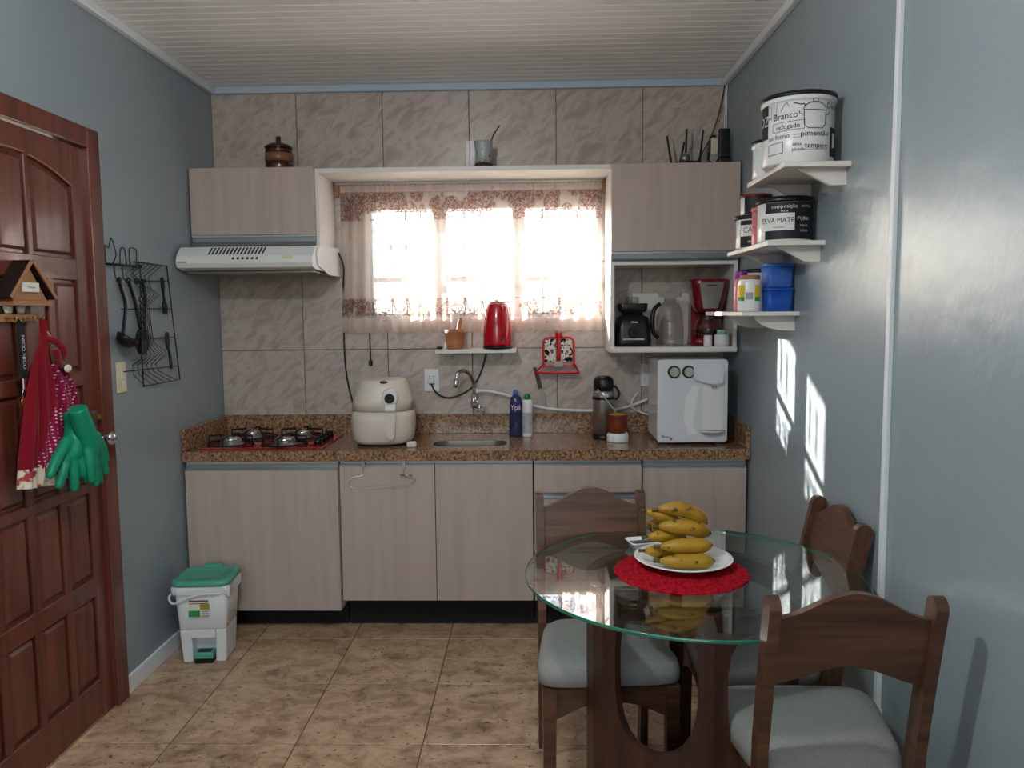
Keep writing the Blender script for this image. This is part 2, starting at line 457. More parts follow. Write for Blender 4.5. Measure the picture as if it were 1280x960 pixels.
def on_cyl(R, z0, phi0, eps=0.0008, sx=1.0, sy=1.0, taper=0.0):
    """text plane to a cylinder about local z; phi 0 faces -y"""
    def f(a, b):
        r = R + eps + taper*b; p = phi0 + a/R
        return (math.sin(p)*r*sx, -math.cos(p)*r*sy, z0+b)
    return f
def on_front(x0, y, z0): return lambda a, b: (x0+a, y, z0+b)
def line_on(bm, pts, wd, fn):
    """a drawn pen line of width wd through points in the text plane"""
    fine = [pts[0]]
    for a, b in zip(pts, pts[1:]):
        n_ = max(1, int(math.hypot(b[0]-a[0], b[1]-a[1])/0.006))
        fine += [(a[0]+(b[0]-a[0])*k/n_, a[1]+(b[1]-a[1])*k/n_) for k in range(1, n_+1)]
    for (a, b) in zip(fine, fine[1:]):
        d = Vector((b[0]-a[0], b[1]-a[1]))
        if d.length < 1e-7: continue
        n = Vector((-d.y, d.x)).normalized()*wd/2
        q = [(a[0]+n.x, a[1]+n.y), (b[0]+n.x, b[1]+n.y), (b[0]-n.x, b[1]-n.y), (a[0]-n.x, a[1]-n.y)]
        bm.faces.new([bm.verts.new(fn(*p)) for p in q])
def patch_on(bm, x0, x1, y0, y1, fn, n=8):
    for k in range(n):
        a, b = x0+(x1-x0)*k/n, x0+(x1-x0)*(k+1)/n
        bm.faces.new([bm.verts.new(fn(*p)) for p in ((a, y0), (b, y0), (b, y1), (a, y1))])

# ================================================================== SETTING
W = 2.624; YF = -6.0; ZC = 2.665; TH = 0.15
WX0, WX1, WZ0, WZ1 = 0.775, 1.995, 1.478, 2.075        # window hole
def structure(name, label, cat='wall', loc=(0, 0, 0)):
    return thing(name, label, cat, loc, 0, None, 'structure')

# floor: screed with the tiles laid on it
fl = structure('floor', 'mottled brown ceramic tiled kitchen floor', 'floor')
bxo('screed', (-0.2, YF-0.1, -0.06), (W+0.2, 0.2, -0.002), FGROUT, fl)
T0 = 0.4495
for i in range(-1, 6):
    for j in range(-11, 4):
        x0, y0 = 0.339+i*T0, -1.466+j*T0
        a, b = max(x0+0.002, 0.0), min(x0+T0-0.002, W)
        c, d = max(y0+0.002, YF), min(y0+T0-0.002, 0.0)
        if b-a < 0.01 or d-c < 0.01: continue
        bm = nb(); box(bm, (-(b-a)/2, -(d-c)/2, -0.008), ((b-a)/2, (d-c)/2, 0.0), 0.0015, 1)
        o = obj('tile', bm, FLOORT, fl); o.location = ((a+b)/2, (c+d)/2, 0)

# back wall: masonry with the window hole, faced with tiles
wb = structure('wall_back', 'back wall faced with beige marbled ceramic tiles around the window', 'wall')
bm = nb()
for lo, hi in (((-0.2, 0.008, 0), (WX0, TH, ZC+.1)), ((WX1, 0.008, 0), (W+0.2, TH, ZC+.1)), ((WX0, 0.008, 0), (WX1, TH, WZ0)), ((WX0, 0.008, WZ1), (WX1, TH, ZC+.1))):
    box(bm, lo, hi)
obj('masonry', bm, GROUT, wb)
cols = [0.0, 0.437, 0.879, 1.321, 1.762, 2.200, W]; rows = [0.884, 1.323, 1.767, 2.211, ZC]
def rect_sub(r, h):
    x0, x1, z0, z1 = r; a0, a1, b0, b1 = h
    if a0 >= x1 or a1 <= x0 or b0 >= z1 or b1 <= z0: return [r]
    out = []
    if a0 > x0: out.append((x0, a0, z0, z1))
    if a1 < x1: out.append((a1, x1, z0, z1))
    m0, m1 = max(x0, a0), min(x1, a1)
    if b0 > z0: out.append((m0, m1, z0, b0))
    if b1 < z1: out.append((m0, m1, b1, z1))
    return [q for q in out if q[1]-q[0] > 0.012 and q[3]-q[2] > 0.012]
for xa, xb in zip(cols, cols[1:]):
    for za, zb in zip(rows, rows[1:]):
        for (a, b, c, d) in rect_sub((xa+0.0017, xb-0.0017, za+0.0017, zb-0.0017), (WX0, WX1, WZ0, WZ1)):
            bm = nb(); box(bm, (-(b-a)/2, -0.0045, -(d-c)/2), ((b-a)/2, 0.006, (d-c)/2), 0.0015, 1)
            o = obj('tile', bm, TILE, wb); o.location = ((a+b)/2, 0.0045, (c+d)/2)

# side walls, front wall with an opening added behind the viewer for fill light
DY0, DY1, DZ1 = -2.12, -1.135, 2.185
wl = structure('wall_left', 'blue-grey painted left wall with the wooden door', 'wall')
bm = nb()
box(bm, (-TH, DY1, 0), (0, 0.05, ZC+.1)); box(bm, (-TH, YF, 0), (0, DY0, ZC+.1)); box(bm, (-TH, DY0, DZ1), (0, DY1, ZC+.1))
obj('plaster', bm, WALL, wl)
wr = structure('wall_right', 'blue-grey painted right wall with the three white shelves', 'wall')
bxo('plaster', (W, YF, 0), (W+TH, 0.05, ZC+.1), WALL, wr)
wf = structure('wall_front', 'blue-grey wall behind the viewer with an opening added for fill light', 'wall')
bm = nb()
box(bm, (-TH, YF-TH, 0), (0.2, YF, ZC+.1)); box(bm, (2.1, YF-TH, 0), (W+TH, YF, ZC+.1)); box(bm, (0.2, YF-TH, 2.4), (2.1, YF, ZC+.1)); box(bm, (0.2, YF-TH, 0), (2.1, YF, 0.9))
obj('plaster', bm, WALL, wf)

# ceiling of narrow PVC slats
ce = structure('ceiling', 'ceiling of narrow white PVC slats', 'ceiling')
bxo('ceiling_backing', (-TH, YF-TH, ZC+0.012), (W+TH, TH, ZC+0.1), BLACKM, ce)
bm = nb(); box(bm, (0, -0.0288, 0), (W, 0.0288, 0.014), 0.004, 2)
sl = obj('slat', bm, PVC, ce); sl.location = (0, -0.030, ZC)
for k in range(1, 97):
    o = sl.copy(); COL.objects.link(o); o.location = (0, -0.030-0.0618*k, ZC)
def trim(name, lo, hi, mt, label):
    bm = nb(); box(bm, lo, hi, 0.006, 2)
    o = obj(name, bm, mt); tag(o, label, 'cornice', None, 'structure')
trim('trim_1', (0.0, YF, 2.628), (0.03, 0.0, ZC), CORN, 'white cornice between the left wall and the ceiling')
trim('trim_2', (W-0.03, YF, 2.628), (W, 0.0, ZC), CORN, 'white cornice between the right wall and the ceiling')
trim('trim_3', (0.03, -0.026, 2.628), (W-0.03, 0.0, ZC), CORNB, 'pale blue cornice between the tiled wall and the ceiling')
tag(bxo('baseboard_left', (0.0, DY1+0.005, 0.0), (0.014, -0.37, 0.075), CORN, bev=0.004), 'white skirting board on the left wall beside the bin', 'skirting', None, 'structure')
tag(bxo('baseboard_right', (W-0.014, YF, 0.0), (W, -0.6, 0.075), CORN, bev=0.004), 'white skirting board along the right wall', 'skirting', None, 'structure')

# window
wn = structure('window_1', 'white framed three pane window with iron grille behind the lace curtain', 'window', (1.385, 0.07, WZ0))
bm = nb(); FW = 0.03
box(bm, (WX0, 0.03, WZ0), (WX0+FW, 0.11, WZ1)); box(bm, (WX1-FW, 0.03, WZ0), (WX1, 0.11, WZ1))
box(bm, (WX0+FW, 0.03, WZ0), (WX1-FW, 0.11, WZ0+FW)); box(bm, (WX0+FW, 0.03, WZ1-FW), (WX1-FW, 0.11, WZ1))
obj('window_frame', bm, CORN, wn, True)
MUL = [(1.125, 1.19), (1.535, 1.60)]
for a, b in MUL: bxo('mullion', (a, 0.03, WZ0+FW), (b, 0.11, WZ1-FW), CORN, wn)
panes = [(WX0+FW, 1.125), (1.19, 1.535), (1.60, WX1-FW)]
for a, b in panes:
    bxo('transom_bar', (a, 0.055, 1.672), (b, 0.085, 1.698), CORN, wn)
    bxo('pane', (a, 0.068, WZ0+FW), (b, 0.071, WZ1-FW), PANE, wn)
    bm = nb(); n = 4
    for k in range(1, n):                                     # iron bars with a pointed loop between them
        x = a+(b-a)*k/n; tube(bm, [(x, 0.13, WZ0), (x, 0.13, WZ1)], 0.0035, 6)
    for k in range(n):
        x = a+(b-a)*(k+.5)/n; h = (b-a)/n/2*0.85
        for zc, s in ((1.86, 0.1), (1.58, 0.07)):
            tube(bm, [(x+h*math.sin(t)*(1 if abs(math.cos(t)) < .95 else 1), 0.13, zc+s*math.cos(t)) for t in [2*PI*q/16 for q in range(16)]], 0.003, 5, closed=True)
    for z in (1.50, 2.05): tube(bm, [(a-.03, 0.13, z), (b+.03, 0.13, z)], 0.006, 6)
    obj('iron_grille', bm, BLACK, wn, True)
# what stands outside: ground and an unseen eave added to crop the sun patches
gr = solo('ground', nb(), PAVE, 'pale paved ground outside the window', 'ground')
bm = nb(); box(bm, (-8, 0.2, -0.3), (10, 14, -0.1)); box(bm, (-8, -16, -0.3), (10, -6.3, -0.1)); bm.to_mesh(gr.data); bm.free(); gr['kind'] = 'structure'
ev = bxo('sun_blocking_eave', (-1.0, TH, 2.385), (4.0, 0.86, 2.50), WALLP); tag(ev, 'unseen eave added outside the window to cut off the upper sunlight', 'eave', None, 'structure')

# door in the left wall
dr = structure('door_1', 'reddish brown panelled wooden door in the left wall', 'door', (0.0, -1.617, 0.0))
bm = nb()
DA, DB = -2.045, -1.19                                      # leaf from y=DA to DB
ybars = [-1.956, -1.715, -1.695, -1.545, -1.525, -1.284]
box(bm, (-0.04, DA, 0.006), (-0.014, DB, 2.118))
def slabs(lo, hi, x=0.0): box(bm, (-0.016, lo[0], lo[1]), (x, hi[0], hi[1]), 0.003, 1)
slabs((DA, 0.006), (-1.956, 2.118)); slabs((-1.284, 0.006), (DB, 2.118))
for z0, z1 in ((0.006, 0.15), (0.469, 0.54), (0.862, 0.90), (1.259, 1.312), (1.638, 1.715)): slabs((-1.956, z0), (-1.284, z1))
for a, b in ((-1.715, -1.695), (-1.545, -1.525)): slabs((a-.003, 1.70), (b+.003, 2.06), -0.0012)
c4 = [-1.956+0.1773*k for k in range(4)]
for k in range(1, 4): slabs((c4[k]-0.037, 0.14), (c4[k], 1.645), -0.0012)
arch = lambda y: 2.04-0.074*((y+1.617)/0.34)**2
ys = [-1.956+0.672*k/24 for k in range(25)]
prism(bm, [(y, arch(y)) for y in ys]+[(-1.284, 2.118), (-1.956, 2.118)], -0.016, 0.0, 'yz')
obj('door_leaf', bm, DOORW, dr, True)
def panel(y0, y1, z0, z1, top=None):
    bm = nb(); g = 0.012
    n = 10
    up = [(y0+g+(y1-y0-2*g)*k/n, (z1 if top is None else top(y0+g+(y1-y0-2*g)*k/n))-g) for k in range(n+1)][::-1]
    poly = [(y0+g, z0+g), (y1-g, z0+g)]+up
    cy = sum(p[0] for p in poly)/len(poly); cz = (z0+z1)/2
    inn = [(cy+(a-cy)*0.86, cz+(b-cz)*0.93) for a, b in poly]
    loft(bm, [[(-0.0145, a, b) for a, b in poly], [(-0.012, a, b) for a, b in poly], [(-0.004, a, b) for a, b in inn]], True, False)
    obj('panel', bm, DOORW, dr, True)
for a, b in ((-1.956, -1.715), (-1.695, -1.545), (-1.525, -1.284)):
    panel(a, b, 1.715, 2.0, arch)
for z0, z1 in ((0.15, 0.469), (0.54, 0.862), (0.90, 1.259), (1.312, 1.638)):
    for k in range(4): panel(c4[k], c4[k]+0.14, z0, z1)
for a, b in ((-1.715+.02, -1.545), (-1.525, -1.284)):      # highlight on the arched moulding, put in as a paler strip
    bm = nb(); n = 12; f = 0.06
    tube(bm, [(0.0, a+(b-a)*k/n, arch(a+(b-a)*k/n)+0.002) for k in range(n+1)], 0.0035, 6)
    obj('arch_highlight', bm, GOLD if False else KHOUSE, dr, True)
bm = nb()
box(bm, (-0.10, -1.205, 0.0), (0.022, -1.128, 2.195), 0.004, 2); box(bm, (-0.10, -2.125, 0.0), (0.022, -2.05, 2.195), 0.004, 2)
box(bm, (-0.10, -2.05, 2.122), (0.022, -1.205, 2.195), 0.004, 2)
obj('door_frame', bm, DOORW, dr, True)
kn = bxo('lock_plate', (0.0, -1.252, 0.985), (0.004, -1.218, 1.16), DSTEEL, dr, 0.001)
bm = nb(); tube(bm, [(0.004, -1.222, 1.055), (0.035, -1.222, 1.055)], [0.010, 0.009], 12)
M = [(0.0, 0.0), (0.012, 0.002), (0.023, 0.012), (0.027, 0.024), (0.022, 0.036), (0.010, 0.044), (0.0, 0.045)]
t = nb(); lathe(t, M, 20); bmesh.ops.transform(t, matrix=Matrix.Translation((0.03, -1.222, 1.055)) @ Matrix.Rotation(PI/2, 4, 'Y'), verts=t.verts); absorb(bm, t)
obj('door_knob', bm, CHROME, dr, True)
bm = nb(); tube(bm, [(0.004, -1.236, 1.135), (0.03, -1.236, 1.135)], 0.004, 8); box(bm, (0.022, -1.247, 1.128), (0.026, -1.225, 1.15), 0.002, 1)
obj('key', bm, GOLD, dr, True)

# switch plate on the left wall
sw = thing('light_switch', 'narrow ivory wall switch plate beside the door frame under the utensil rail', 'switch', (0.0, -1.027, 1.267))
bxo('plate', (0.0, -1.062, 1.207), (0.007, -0.992, 1.329), IVORY, sw, 0.003)
for z in (1.245, 1.268, 1.291): bxo('rocker', (0.007, -1.038, z-0.009), (0.010, -1.016, z+0.009), PAPER, sw, 0.001)

# white cable conduit on the right wall
cd = thing('cable_conduit', 'white vertical cable conduit running down the right wall', 'conduit', (W, -1.905, 0.36))
bxo('conduit_channel', (W-0.014, -1.914, 0.37), (W, -1.892, ZC), CORN, cd, 0.002)
bxo('end_box', (W-0.022, -1.925, 0.335), (W, -1.881, 0.372), CORN, cd, 0.003)
bm = nb(); box(bm, (W-0.022, -1.945, 0.30), (W, -1.915, 0.345), 0.003); obj('corner_piece', bm, CORN, cd, True)

# pendant bulb (above the frame)
cl = thing('pendant_lamp', 'bare bulb hanging on a short cord from the ceiling above the viewer', 'lamp', (1.15, -2.8, ZC))
bm = nb(); cyl(bm, (1.15, -2.8, ZC-0.0005), (1.15, -2.8, ZC-0.03), 0.05, 0.045, 24); obj('ceiling_rose', bm, CORN, cl, True)
bm = nb(); tube(bm, [(1.15, -2.8, ZC-0.03), (1.15, -2.8, 2.50)], 0.004, 8); obj('cord', bm, CORN, cl, True)
bm = nb(); cyl(bm, (1.15, -2.8, 2.50), (1.15, -2.8, 2.45), 0.018, 0.016, 16); obj('socket', bm, CORN, cl, True)
LGLOW = mat('lit_bulb', 'FFFFFF', 0.5); LGLOW.node_tree.nodes['Principled BSDF'].inputs['Emission Color'].default_value = (0.96, 1.0, 1.03, 1); LGLOW.node_tree.nodes['Principled BSDF'].inputs['Emission Strength'].default_value = 8
bm = nb(); lathe(bm, [(0, -0.03), (0.02, -0.022), (0.03, -0.002), (0.027, 0.015), (0.014, 0.04), (0.013, 0.05)], 20, (1.15, -2.8, 2.40)); obj('bulb', bm, LGLOW, cl, True)

# ================================================================== BASE CABINETS AND WORKTOP
def base_cabinet(name, label, x0, x1, ztop, zbot, yf, fronts, plinth=True):
    """fronts: list of (kind, x0, x1, z0, z1)"""
    t = thing(name, label, 'cabinet', ((x0+x1)/2, yf, 0), 0, 'base cabinets under the granite worktop')
    bm = nb(); box(bm, (x0+0.002, yf+0.02, zbot), (x0+0.017, -0.03, 0.826)); box(bm, (x1-0.017, yf+0.02, zbot), (x1-0.002, -0.03, 0.826)); box(bm, (x0+0.017, yf+0.02, zbot), (x1-0.017, -0.03, zbot+0.015)); box(bm, (x0+0.017, -0.036, zbot+0.015), (x1-0.017, -0.03, 0.826)); box(bm, (x0+0.017, yf+0.02, 0.806), (x1-0.017, yf+0.07, 0.826)); obj('body', bm, WHITE, t, True)
    bxo('plinth', (x0+0.002, -0.385, 0.0), (x1-0.002, -0.365, zbot), DARK, t)
    for kind, a, b, z0, z1 in fronts:
        d = bxo(kind, (a, yf, z0), (b, yf+0.018, z1), CABW, t, 0.0015)
        bm = nb()
        prism(bm, [(yf-0.001, z1+0.001), (yf+0.018, z1+0.001), (yf+0.018, z1+0.026), (yf+0.013, z1+0.026), (yf+0.013, z1+0.010), (yf-0.001, z1+0.008)], a+0.001, b-0.001, 'yz')
        h = obj('handle_profile', bm, ALU, None, False); h.parent = d
        h.location = -Vector(t.location)
    return t
base_cabinet('base_cabinet', 'wide base cabinet with one broad door under the red cooktop', 0.012, 0.728, 0.80, 0.118, -0.525, [('door', 0.012, 0.726, 0.118, 0.790)])
base_cabinet('base_cabinet', 'base cabinet with two doors under the sink and the air fryer', 0.732, 1.632, 0.83, 0.162, -0.512, [('door', 0.734, 1.176, 0.162, 0.804), ('door', 1.179, 1.631, 0.162, 0.804)])
base_cabinet('base_cabinet', 'base cabinet of drawers behind the chair with its back to the worktop', 1.636, 2.134, 0.83, 0.162, -0.512, [('drawer', 1.638, 2.132, 0.676, 0.804), ('drawer', 1.638, 2.132, 0.42, 0.646), ('drawer', 1.638, 2.132, 0.162, 0.39)])
base_cabinet('base_cabinet', 'single door base cabinet under the water dispenser by the right wall', 2.139, 2.612, 0.82, 0.13, -0.516, [('door', 2.141, 2.610, 0.13, 0.792)])

# granite worktop with the sink hole
wt = thing('worktop', 'speckled brown granite worktop with raised edges along the walls', 'worktop', (W/2, -0.28, 0.88))
SX0, SX1, SY0, SY1 = 1.152, 1.508, -0.425, -0.245
hole = rrect(SX0, SX1, SY0, SY1, 0.07, 6)
ox0, ox1, oy0, oy1 = 0.002, 2.105, -0.536, -0.002
def outer_for(h):
    cx, cy = (SX0+SX1)/2, (SY0+SY1)/2; out = []
    n = len(h)
    for k, (a, b) in enumerate(h):
        q = k//7; corner = [(ox1, oy1), (ox0, oy1), (ox0, oy0), (ox1, oy0)][q]; j = k % 7
        if q == 0: p = (ox1, b) if j < 3 else ((ox1, oy1) if j == 3 else (a, oy1))
        elif q == 1: p = (a, oy1) if j < 3 else ((ox0, oy1) if j == 3 else (ox0, b))
        elif q == 2: p = (ox0, b) if j < 3 else ((ox0, oy0) if j == 3 else (a, oy0))
        else: p = (a, oy0) if j < 3 else ((ox1, oy0) if j == 3 else (ox1, b))
        out.append(p)
    return out
bm = nb(); ring_prism(bm, outer_for(hole), hole, 0.832, 0.88); obj('slab', bm, GRAN, wt, True)
bxo('slab', (2.107, -0.536, 0.832), (W-0.002, -0.002, 0.8805), GRAN, wt, 0.002)
bxo('backsplash', (0.022, -0.022, 0.88), (W-0.022, -0.002, 0.984), GRAN, wt, 0.002)
bm = nb(); box(bm, (0.002, -0.53, 0.88), (0.022, -0.002, 0.984), 0.003); obj('side_splash', bm, GRAN, wt, True)
bm = nb(); box(bm, (W-0.022, -0.53, 0.88), (W-0.002, -0.002, 0.984), 0.003); obj('side_splash', bm, GRAN, wt, True)

# sink bowl
bm = nb()
def rr3(ins, z, r): return [(a, b, z) for a, b in rrect(SX0-0.012+ins, SX1+0.012-ins, SY0-0.012+ins, SY1+0.012-ins, r, 6)]
loft(bm, [rr3(0.0122, 0.8775, 0.07), rr3(0.0135, 0.83, 0.07), rr3(0.018, 0.76, 0.065), rr3(0.035, 0.71, 0.055), rr3(0.06, 0.70, 0.03)], False)
f = bm.faces.new([v for v in bm.verts][-28:])
sk = thing('sink', 'stainless steel sink bowl let into the granite worktop', 'sink', ((SX0+SX1)/2, (SY0+SY1)/2, 0.70))
obj('bowl', bm, STEEL, sk, True)
bm = nb(); cyl(bm, (1.33, -0.335, 0.7005), (1.33, -0.335, 0.706), 0.03, 0.026, 20); obj('drain', bm, DSTEEL, sk, True)

# cooktop
ck = thing('cooktop', 'red glass gas cooktop with four burners on the worktop', 'cooktop', (0.35, -0.27, 0.8805))
bm = nb(); box(bm, (0.06, -0.475, 0.8805), (0.648, -0.055, 0.888), 0.003, 2); obj('glass_plate', bm, REDG, ck, True)
for bx_, by_, br in ((0.175, -0.37, 0.048), (0.44, -0.38, 0.052), (0.205, -0.16, 0.042), (0.46, -0.16, 0.042)):
    bm = nb(); lathe(bm, [(br*1.25, 0), (br*1.25, 0.004), (br, 0.008), (br, 0.02), (br*0.9, 0.024), (0, 0.024)], 28, (bx_, by_, 0.888))
    bu = obj('burner', bm, DSTEEL, ck, True)
    bm = nb(); lathe(bm, [(br*0.86, 0.0242), (br*0.86, 0.031), (br*0.6, 0.035), (0, 0.036)], 28, (bx_, by_, 0.888))
    c = obj('burner_cap', bm, CHROME, None); bmesh_off = -Vector(ck.location); c.parent = bu; c.location = bmesh_off
    bm = nb(); g = 0.1
    for k in range(4):
        a = k*PI/2; d = Vector((math.cos(a), math.sin(a), 0)); p = Vector((bx_, by_, 0.888))
        tube(bm, [p+d*0.105, p+d*0.105+Vector((0, 0, 0.04)), p+d*0.032+Vector((0, 0, 0.044))], 0.0048, 6)
    tube(bm, [(bx_+0.105*math.cos(t), by_+0.105*math.sin(t), 0.894) for t in [2*PI*q/28 for q in range(28)]], 0.0045, 6, closed=True)
    obj('pan_support', bm, BLACKM, ck, True)
for k in range(4):
    bm = nb(); y = -0.36+0.075*k
    cyl(bm, (0.595, y, 0.888), (0.595, y, 0.908), 0.02, 0.017, 18); box(bm, (0.577, y-0.004, 0.908), (0.613, y+0.004, 0.915), 0.002, 1)
    obj('knob', bm, BLACK, ck, True)

# air fryer
af = thing('air_fryer', 'cream air fryer with a round dial and drawer handle on the worktop', 'appliance', (0.905, -0.29, 0.8805), 0.08)
def sq(hw, hd, z, r, ins=0): return [(a, b, z) for a, b in rrect(-hw, hw, -hd, hd, r, 8)]
bm = nb(); loft(bm, [sq(0.134, 0.14, 0.012, 0.09), sq(0.145, 0.15, 0.03, 0.1), sq(0.151, 0.155, 0.08, 0.105), sq(0.151, 0.155, 0.12, 0.105), sq(0.147, 0.152, 0.1665, 0.105)])
ba = obj('basket', bm, CREAM, af)
bm = nb(); loft(bm, [sq(0.1475, 0.1525, 0.169, 0.105), sq(0.14, 0.147, 0.22, 0.1), sq(0.119, 0.13, 0.285, 0.09), sq(0.109, 0.122, 0.305, 0.085), sq(0.104, 0.116, 0.312, 0.08)])
bo = obj('upper_body', bm, CREAM, af)
bm = nb(); loft(bm, [sq(0.12, 0.125, 0.0, 0.08), sq(0.128, 0.13, 0.013, 0.085)]); obj('foot_ring', bm, BLACK, af)
bm = nb(); prism(bm, [(-0.026, 0.163), (0.030, 0.163), (0.022, 0.05), (0.012, 0.036), (-0.006, 0.04), (-0.014, 0.06)], -0.182, -0.15, 'xz'); bmesh.ops.translate(bm, verts=bm.verts, vec=(0.045, 0, 0))
bmesh.ops.bevel(bm, geom=list(bm.edges), offset=0.004, segments=2, affect='EDGES')
obj('basket_handle', bm, CREAM, ba, False)
bm = nb(); cyl(bm, (0.045, -0.128, 0.236), (0.045, -0.162, 0.232), 0.041, 0.037, 28); d = obj('dial_ring', bm, WPL, bo)
bm = nb(); cyl(bm, (0.045, -0.160, 0.232), (0.045, -0.172, 0.231), 0.024, 0.022, 24); obj('dial', bm, BLACK, d)
bm = nb(); box(bm, (0.018, -0.158, 0.169), (0.072, -0.140, 0.205), 0.006, 2); obj('dial_stem', bm, WPL, bo)
bm = nb(); sphere(bm, (0.015, -0.118, 0.304), 0.018, 1.2, 0.5, 0.45); obj('top_mark', bm, BLACK, bo)
bm = nb(); box(bm, (0.12, -0.165, 0.0), (0.165, -0.13, 0.024), 0.005, 2); obj('side_foot', bm, CREAM, af)
bm = nb(); box(bm, (0.026, -0.134, 0.270), (0.06, -0.128, 0.274)); obj('grey_mark', bm, GREYP, bo)

# ================================================================== UPPER CABINETS
uc = thing('wall_cabinet', 'pale wood wall cabinet over the range hood left of the window', 'cabinet', (0.315, -0.15, 1.82), 0, 'upper cabinets')
bm = nb(); box(bm, (0.008, -0.302, 1.822), (0.602, -0.01, 2.2)); obj('body', bm, CABW, uc, True)
bxo('side_panel', (0.604, -0.302, 1.822), (0.622, -0.01, 2.2), WHITE, uc, 0.001)
dd = bxo('flap_door', (0.008, -0.322, 1.89), (0.604, -0.304, 2.205), CABW, uc, 0.0015)
bm = nb(); prism(bm, [(-0.322, 1.888), (-0.304, 1.888), (-0.304, 1.852), (-0.31, 1.85), (-0.315, 1.878), (-0.322, 1.88)], 0.008, 0.604, 'yz'); prism(bm, [(-0.304, 1.86), (-0.31, 1.86), (-0.322, 1.845), (-0.318, 1.84), (-0.304, 1.842)], 0.008, 0.604, 'yz')
obj('handle_profile', bm, ALU, uc, True)
wp = solo('window_surround', nb(), WHITE, 'white overhead panel bridging the two wall cabinets above the window', 'panel')
bm = nb(); box(bm, (0.624, -0.302, 2.178), (2.008, -0.008, 2.200), 0.0015); bm.to_mesh(wp.data); bm.free()
rc = thing('wall_cabinet', 'pale wood wall cabinet with an open niche right of the window', 'cabinet', (2.31, -0.15, 1.31), 0, 'upper cabinets')
bxo('side_panel', (2.010, -0.302, 1.31), (2.028, -0.01, 2.2), WHITE, rc, 0.001)
bxo('side_panel', (2.594, -0.302, 1.31), (2.612, -0.01, 2.2), WHITE, rc, 0.001)
bxo('top_panel', (2.028, -0.302, 2.182), (2.594, -0.01, 2.2), WHITE, rc)
bxo('niche_top', (2.028, -0.302, 1.728), (2.594, -0.01, 1.746), WHITE, rc)
bm = nb(); box(bm, (2.012, -0.322, 1.31), (2.612, -0.01, 1.338), 0.008, 3); obj('niche_shelf', bm, WHITE, rc, True)
bxo('back_panel', (2.028, -0.018, 1.746), (2.594, -0.010, 2.182), WHITE, rc)
bxo('niche_back_strip', (2.15, -0.018, 1.338), (2.594, -0.010, 1.60), WHITE, rc)
bxo('flap_door', (2.012, -0.322, 1.79), (2.612, -0.304, 2.198), CABW, rc, 0.0015)
bm = nb(); prism(bm, [(-0.322, 1.788), (-0.304, 1.788), (-0.304, 1.752), (-0.31, 1.75), (-0.315, 1.778), (-0.322, 1.78)], 2.012, 2.612, 'yz'); prism(bm, [(-0.304, 1.76), (-0.31, 1.76), (-0.322, 1.752), (-0.318, 1.748), (-0.304, 1.748)], 2.012, 2.612, 'yz')
obj('handle_profile', bm, ALU, rc, True)

# range hood
hd = thing('range_hood', 'white slim range hood under the left wall cabinet', 'hood', (0.325, -0.25, 1.72))
bm = nb(); prism(bm, [(-0.02, 1.712), (-0.02, 1.835), (-0.30, 1.838), (-0.462, 1.822), (-0.508, 1.777), (-0.515, 1.745), (-0.505, 1.726), (-0.45, 1.716)], 0.012, 0.638, 'yz')
obj('hood_body', bm, ENAM, hd, True)
bm = nb(); box(bm, (0.03, -0.43, 1.704), (0.62, -0.06, 1.7115)); obj('grease_filter', bm, DSTEEL, hd, True)
bm = nb(); prism(bm, [(-0.02, 1.700), (-0.02, 1.845), (-0.40, 1.825), (-0.43, 1.815), (-0.455, 1.785), (-0.435, 1.76), (-0.43, 1.735), (-0.24, 1.700)], 0.6385, 0.644, 'yz'); obj('side_cheek', bm, ENAM, hd, True)
for k in range(16):
    x = 0.155+0.0165*k; bm = nb()
    prism(bm, [(x, 0), (x+0.007, 0), (x+0.013, 1), (x+0.006, 1)], 0, 0.002, 'xy')
    for v in bm.verts:
        s = v.co.y; v.co = Vector((v.co.x, -0.4995+s*0.033-v.co.z*.6, 1.7853+s*0.0325+v.co.z*.6))
    obj('vent_slot', bm, BLACK, hd, True)
for k in range(6):
    bm = nb(); x = 0.275+0.022*k; cyl(bm, (x, -0.505, 1.768), (x, -0.515, 1.765), 0.006, 0.005, 10); obj('button', bm, BLACK, hd, True)
bm = nb(); box(bm, (0.50, -0.512, 1.762), (0.545, -0.506, 1.776)); obj('badge', bm, IVORY, hd, True)
bm = nb(); box(bm, (0.02, -0.518, 1.748), (0.06, -0.512, 1.754)); obj('nameplate', bm, GREYP, hd, True)

# curtain, rod
bm = nb(); uvl = bm.loops.layers.uv.new('UVMap')
NU, NV = 260, 36; X0, X1, Z0, Z1 = 0.660, 1.988, 1.412, 2.160
def cpt(i, j):
    u, v = i/NU, j/NV
    k = 1-v
    amp = 0.005+0.008*k
    ph = u*2*PI*23+1.3*math.sin(u*17)+0.5*math.sin(v*3+u*9)
    big = math.sin(u*2*PI*6.3+1.0+0.6*math.sin(u*11))*0.008*k
    small = math.sin(u*2*PI*58)*0.004*v**3
    left = 1.0+0.4*max(0, 1-u/0.18)
    y = -0.036+amp*math.sin(ph)*left*0.8+big+small
    x = X0+(X1-X0)*u-0.012*k*max(0, 1-u/0.2)+0.004*math.sin(ph*0.5)
    z = Z0+(Z1-Z0)*v+0.004*math.sin(ph)*k*0.6+(0.004*math.sin(u*2*PI*58) if j == NV else 0)
    return (x, y, z)
G = [[bm.verts.new(cpt(i, j)) for j in range(NV+1)] for i in range(NU+1)]
for i in range(NU):
    for j in range(NV):
        f = bm.faces.new((G[i][j], G[i+1][j], G[i+1][j+1], G[i][j+1])); f.smooth = True
        for lp, (a, b) in zip(f.loops, ((i, j), (i+1, j), (i+1, j+1), (i, j+1))):
            lp[uvl].uv = (a/NU*1.75, b/NV*(Z1-Z0))
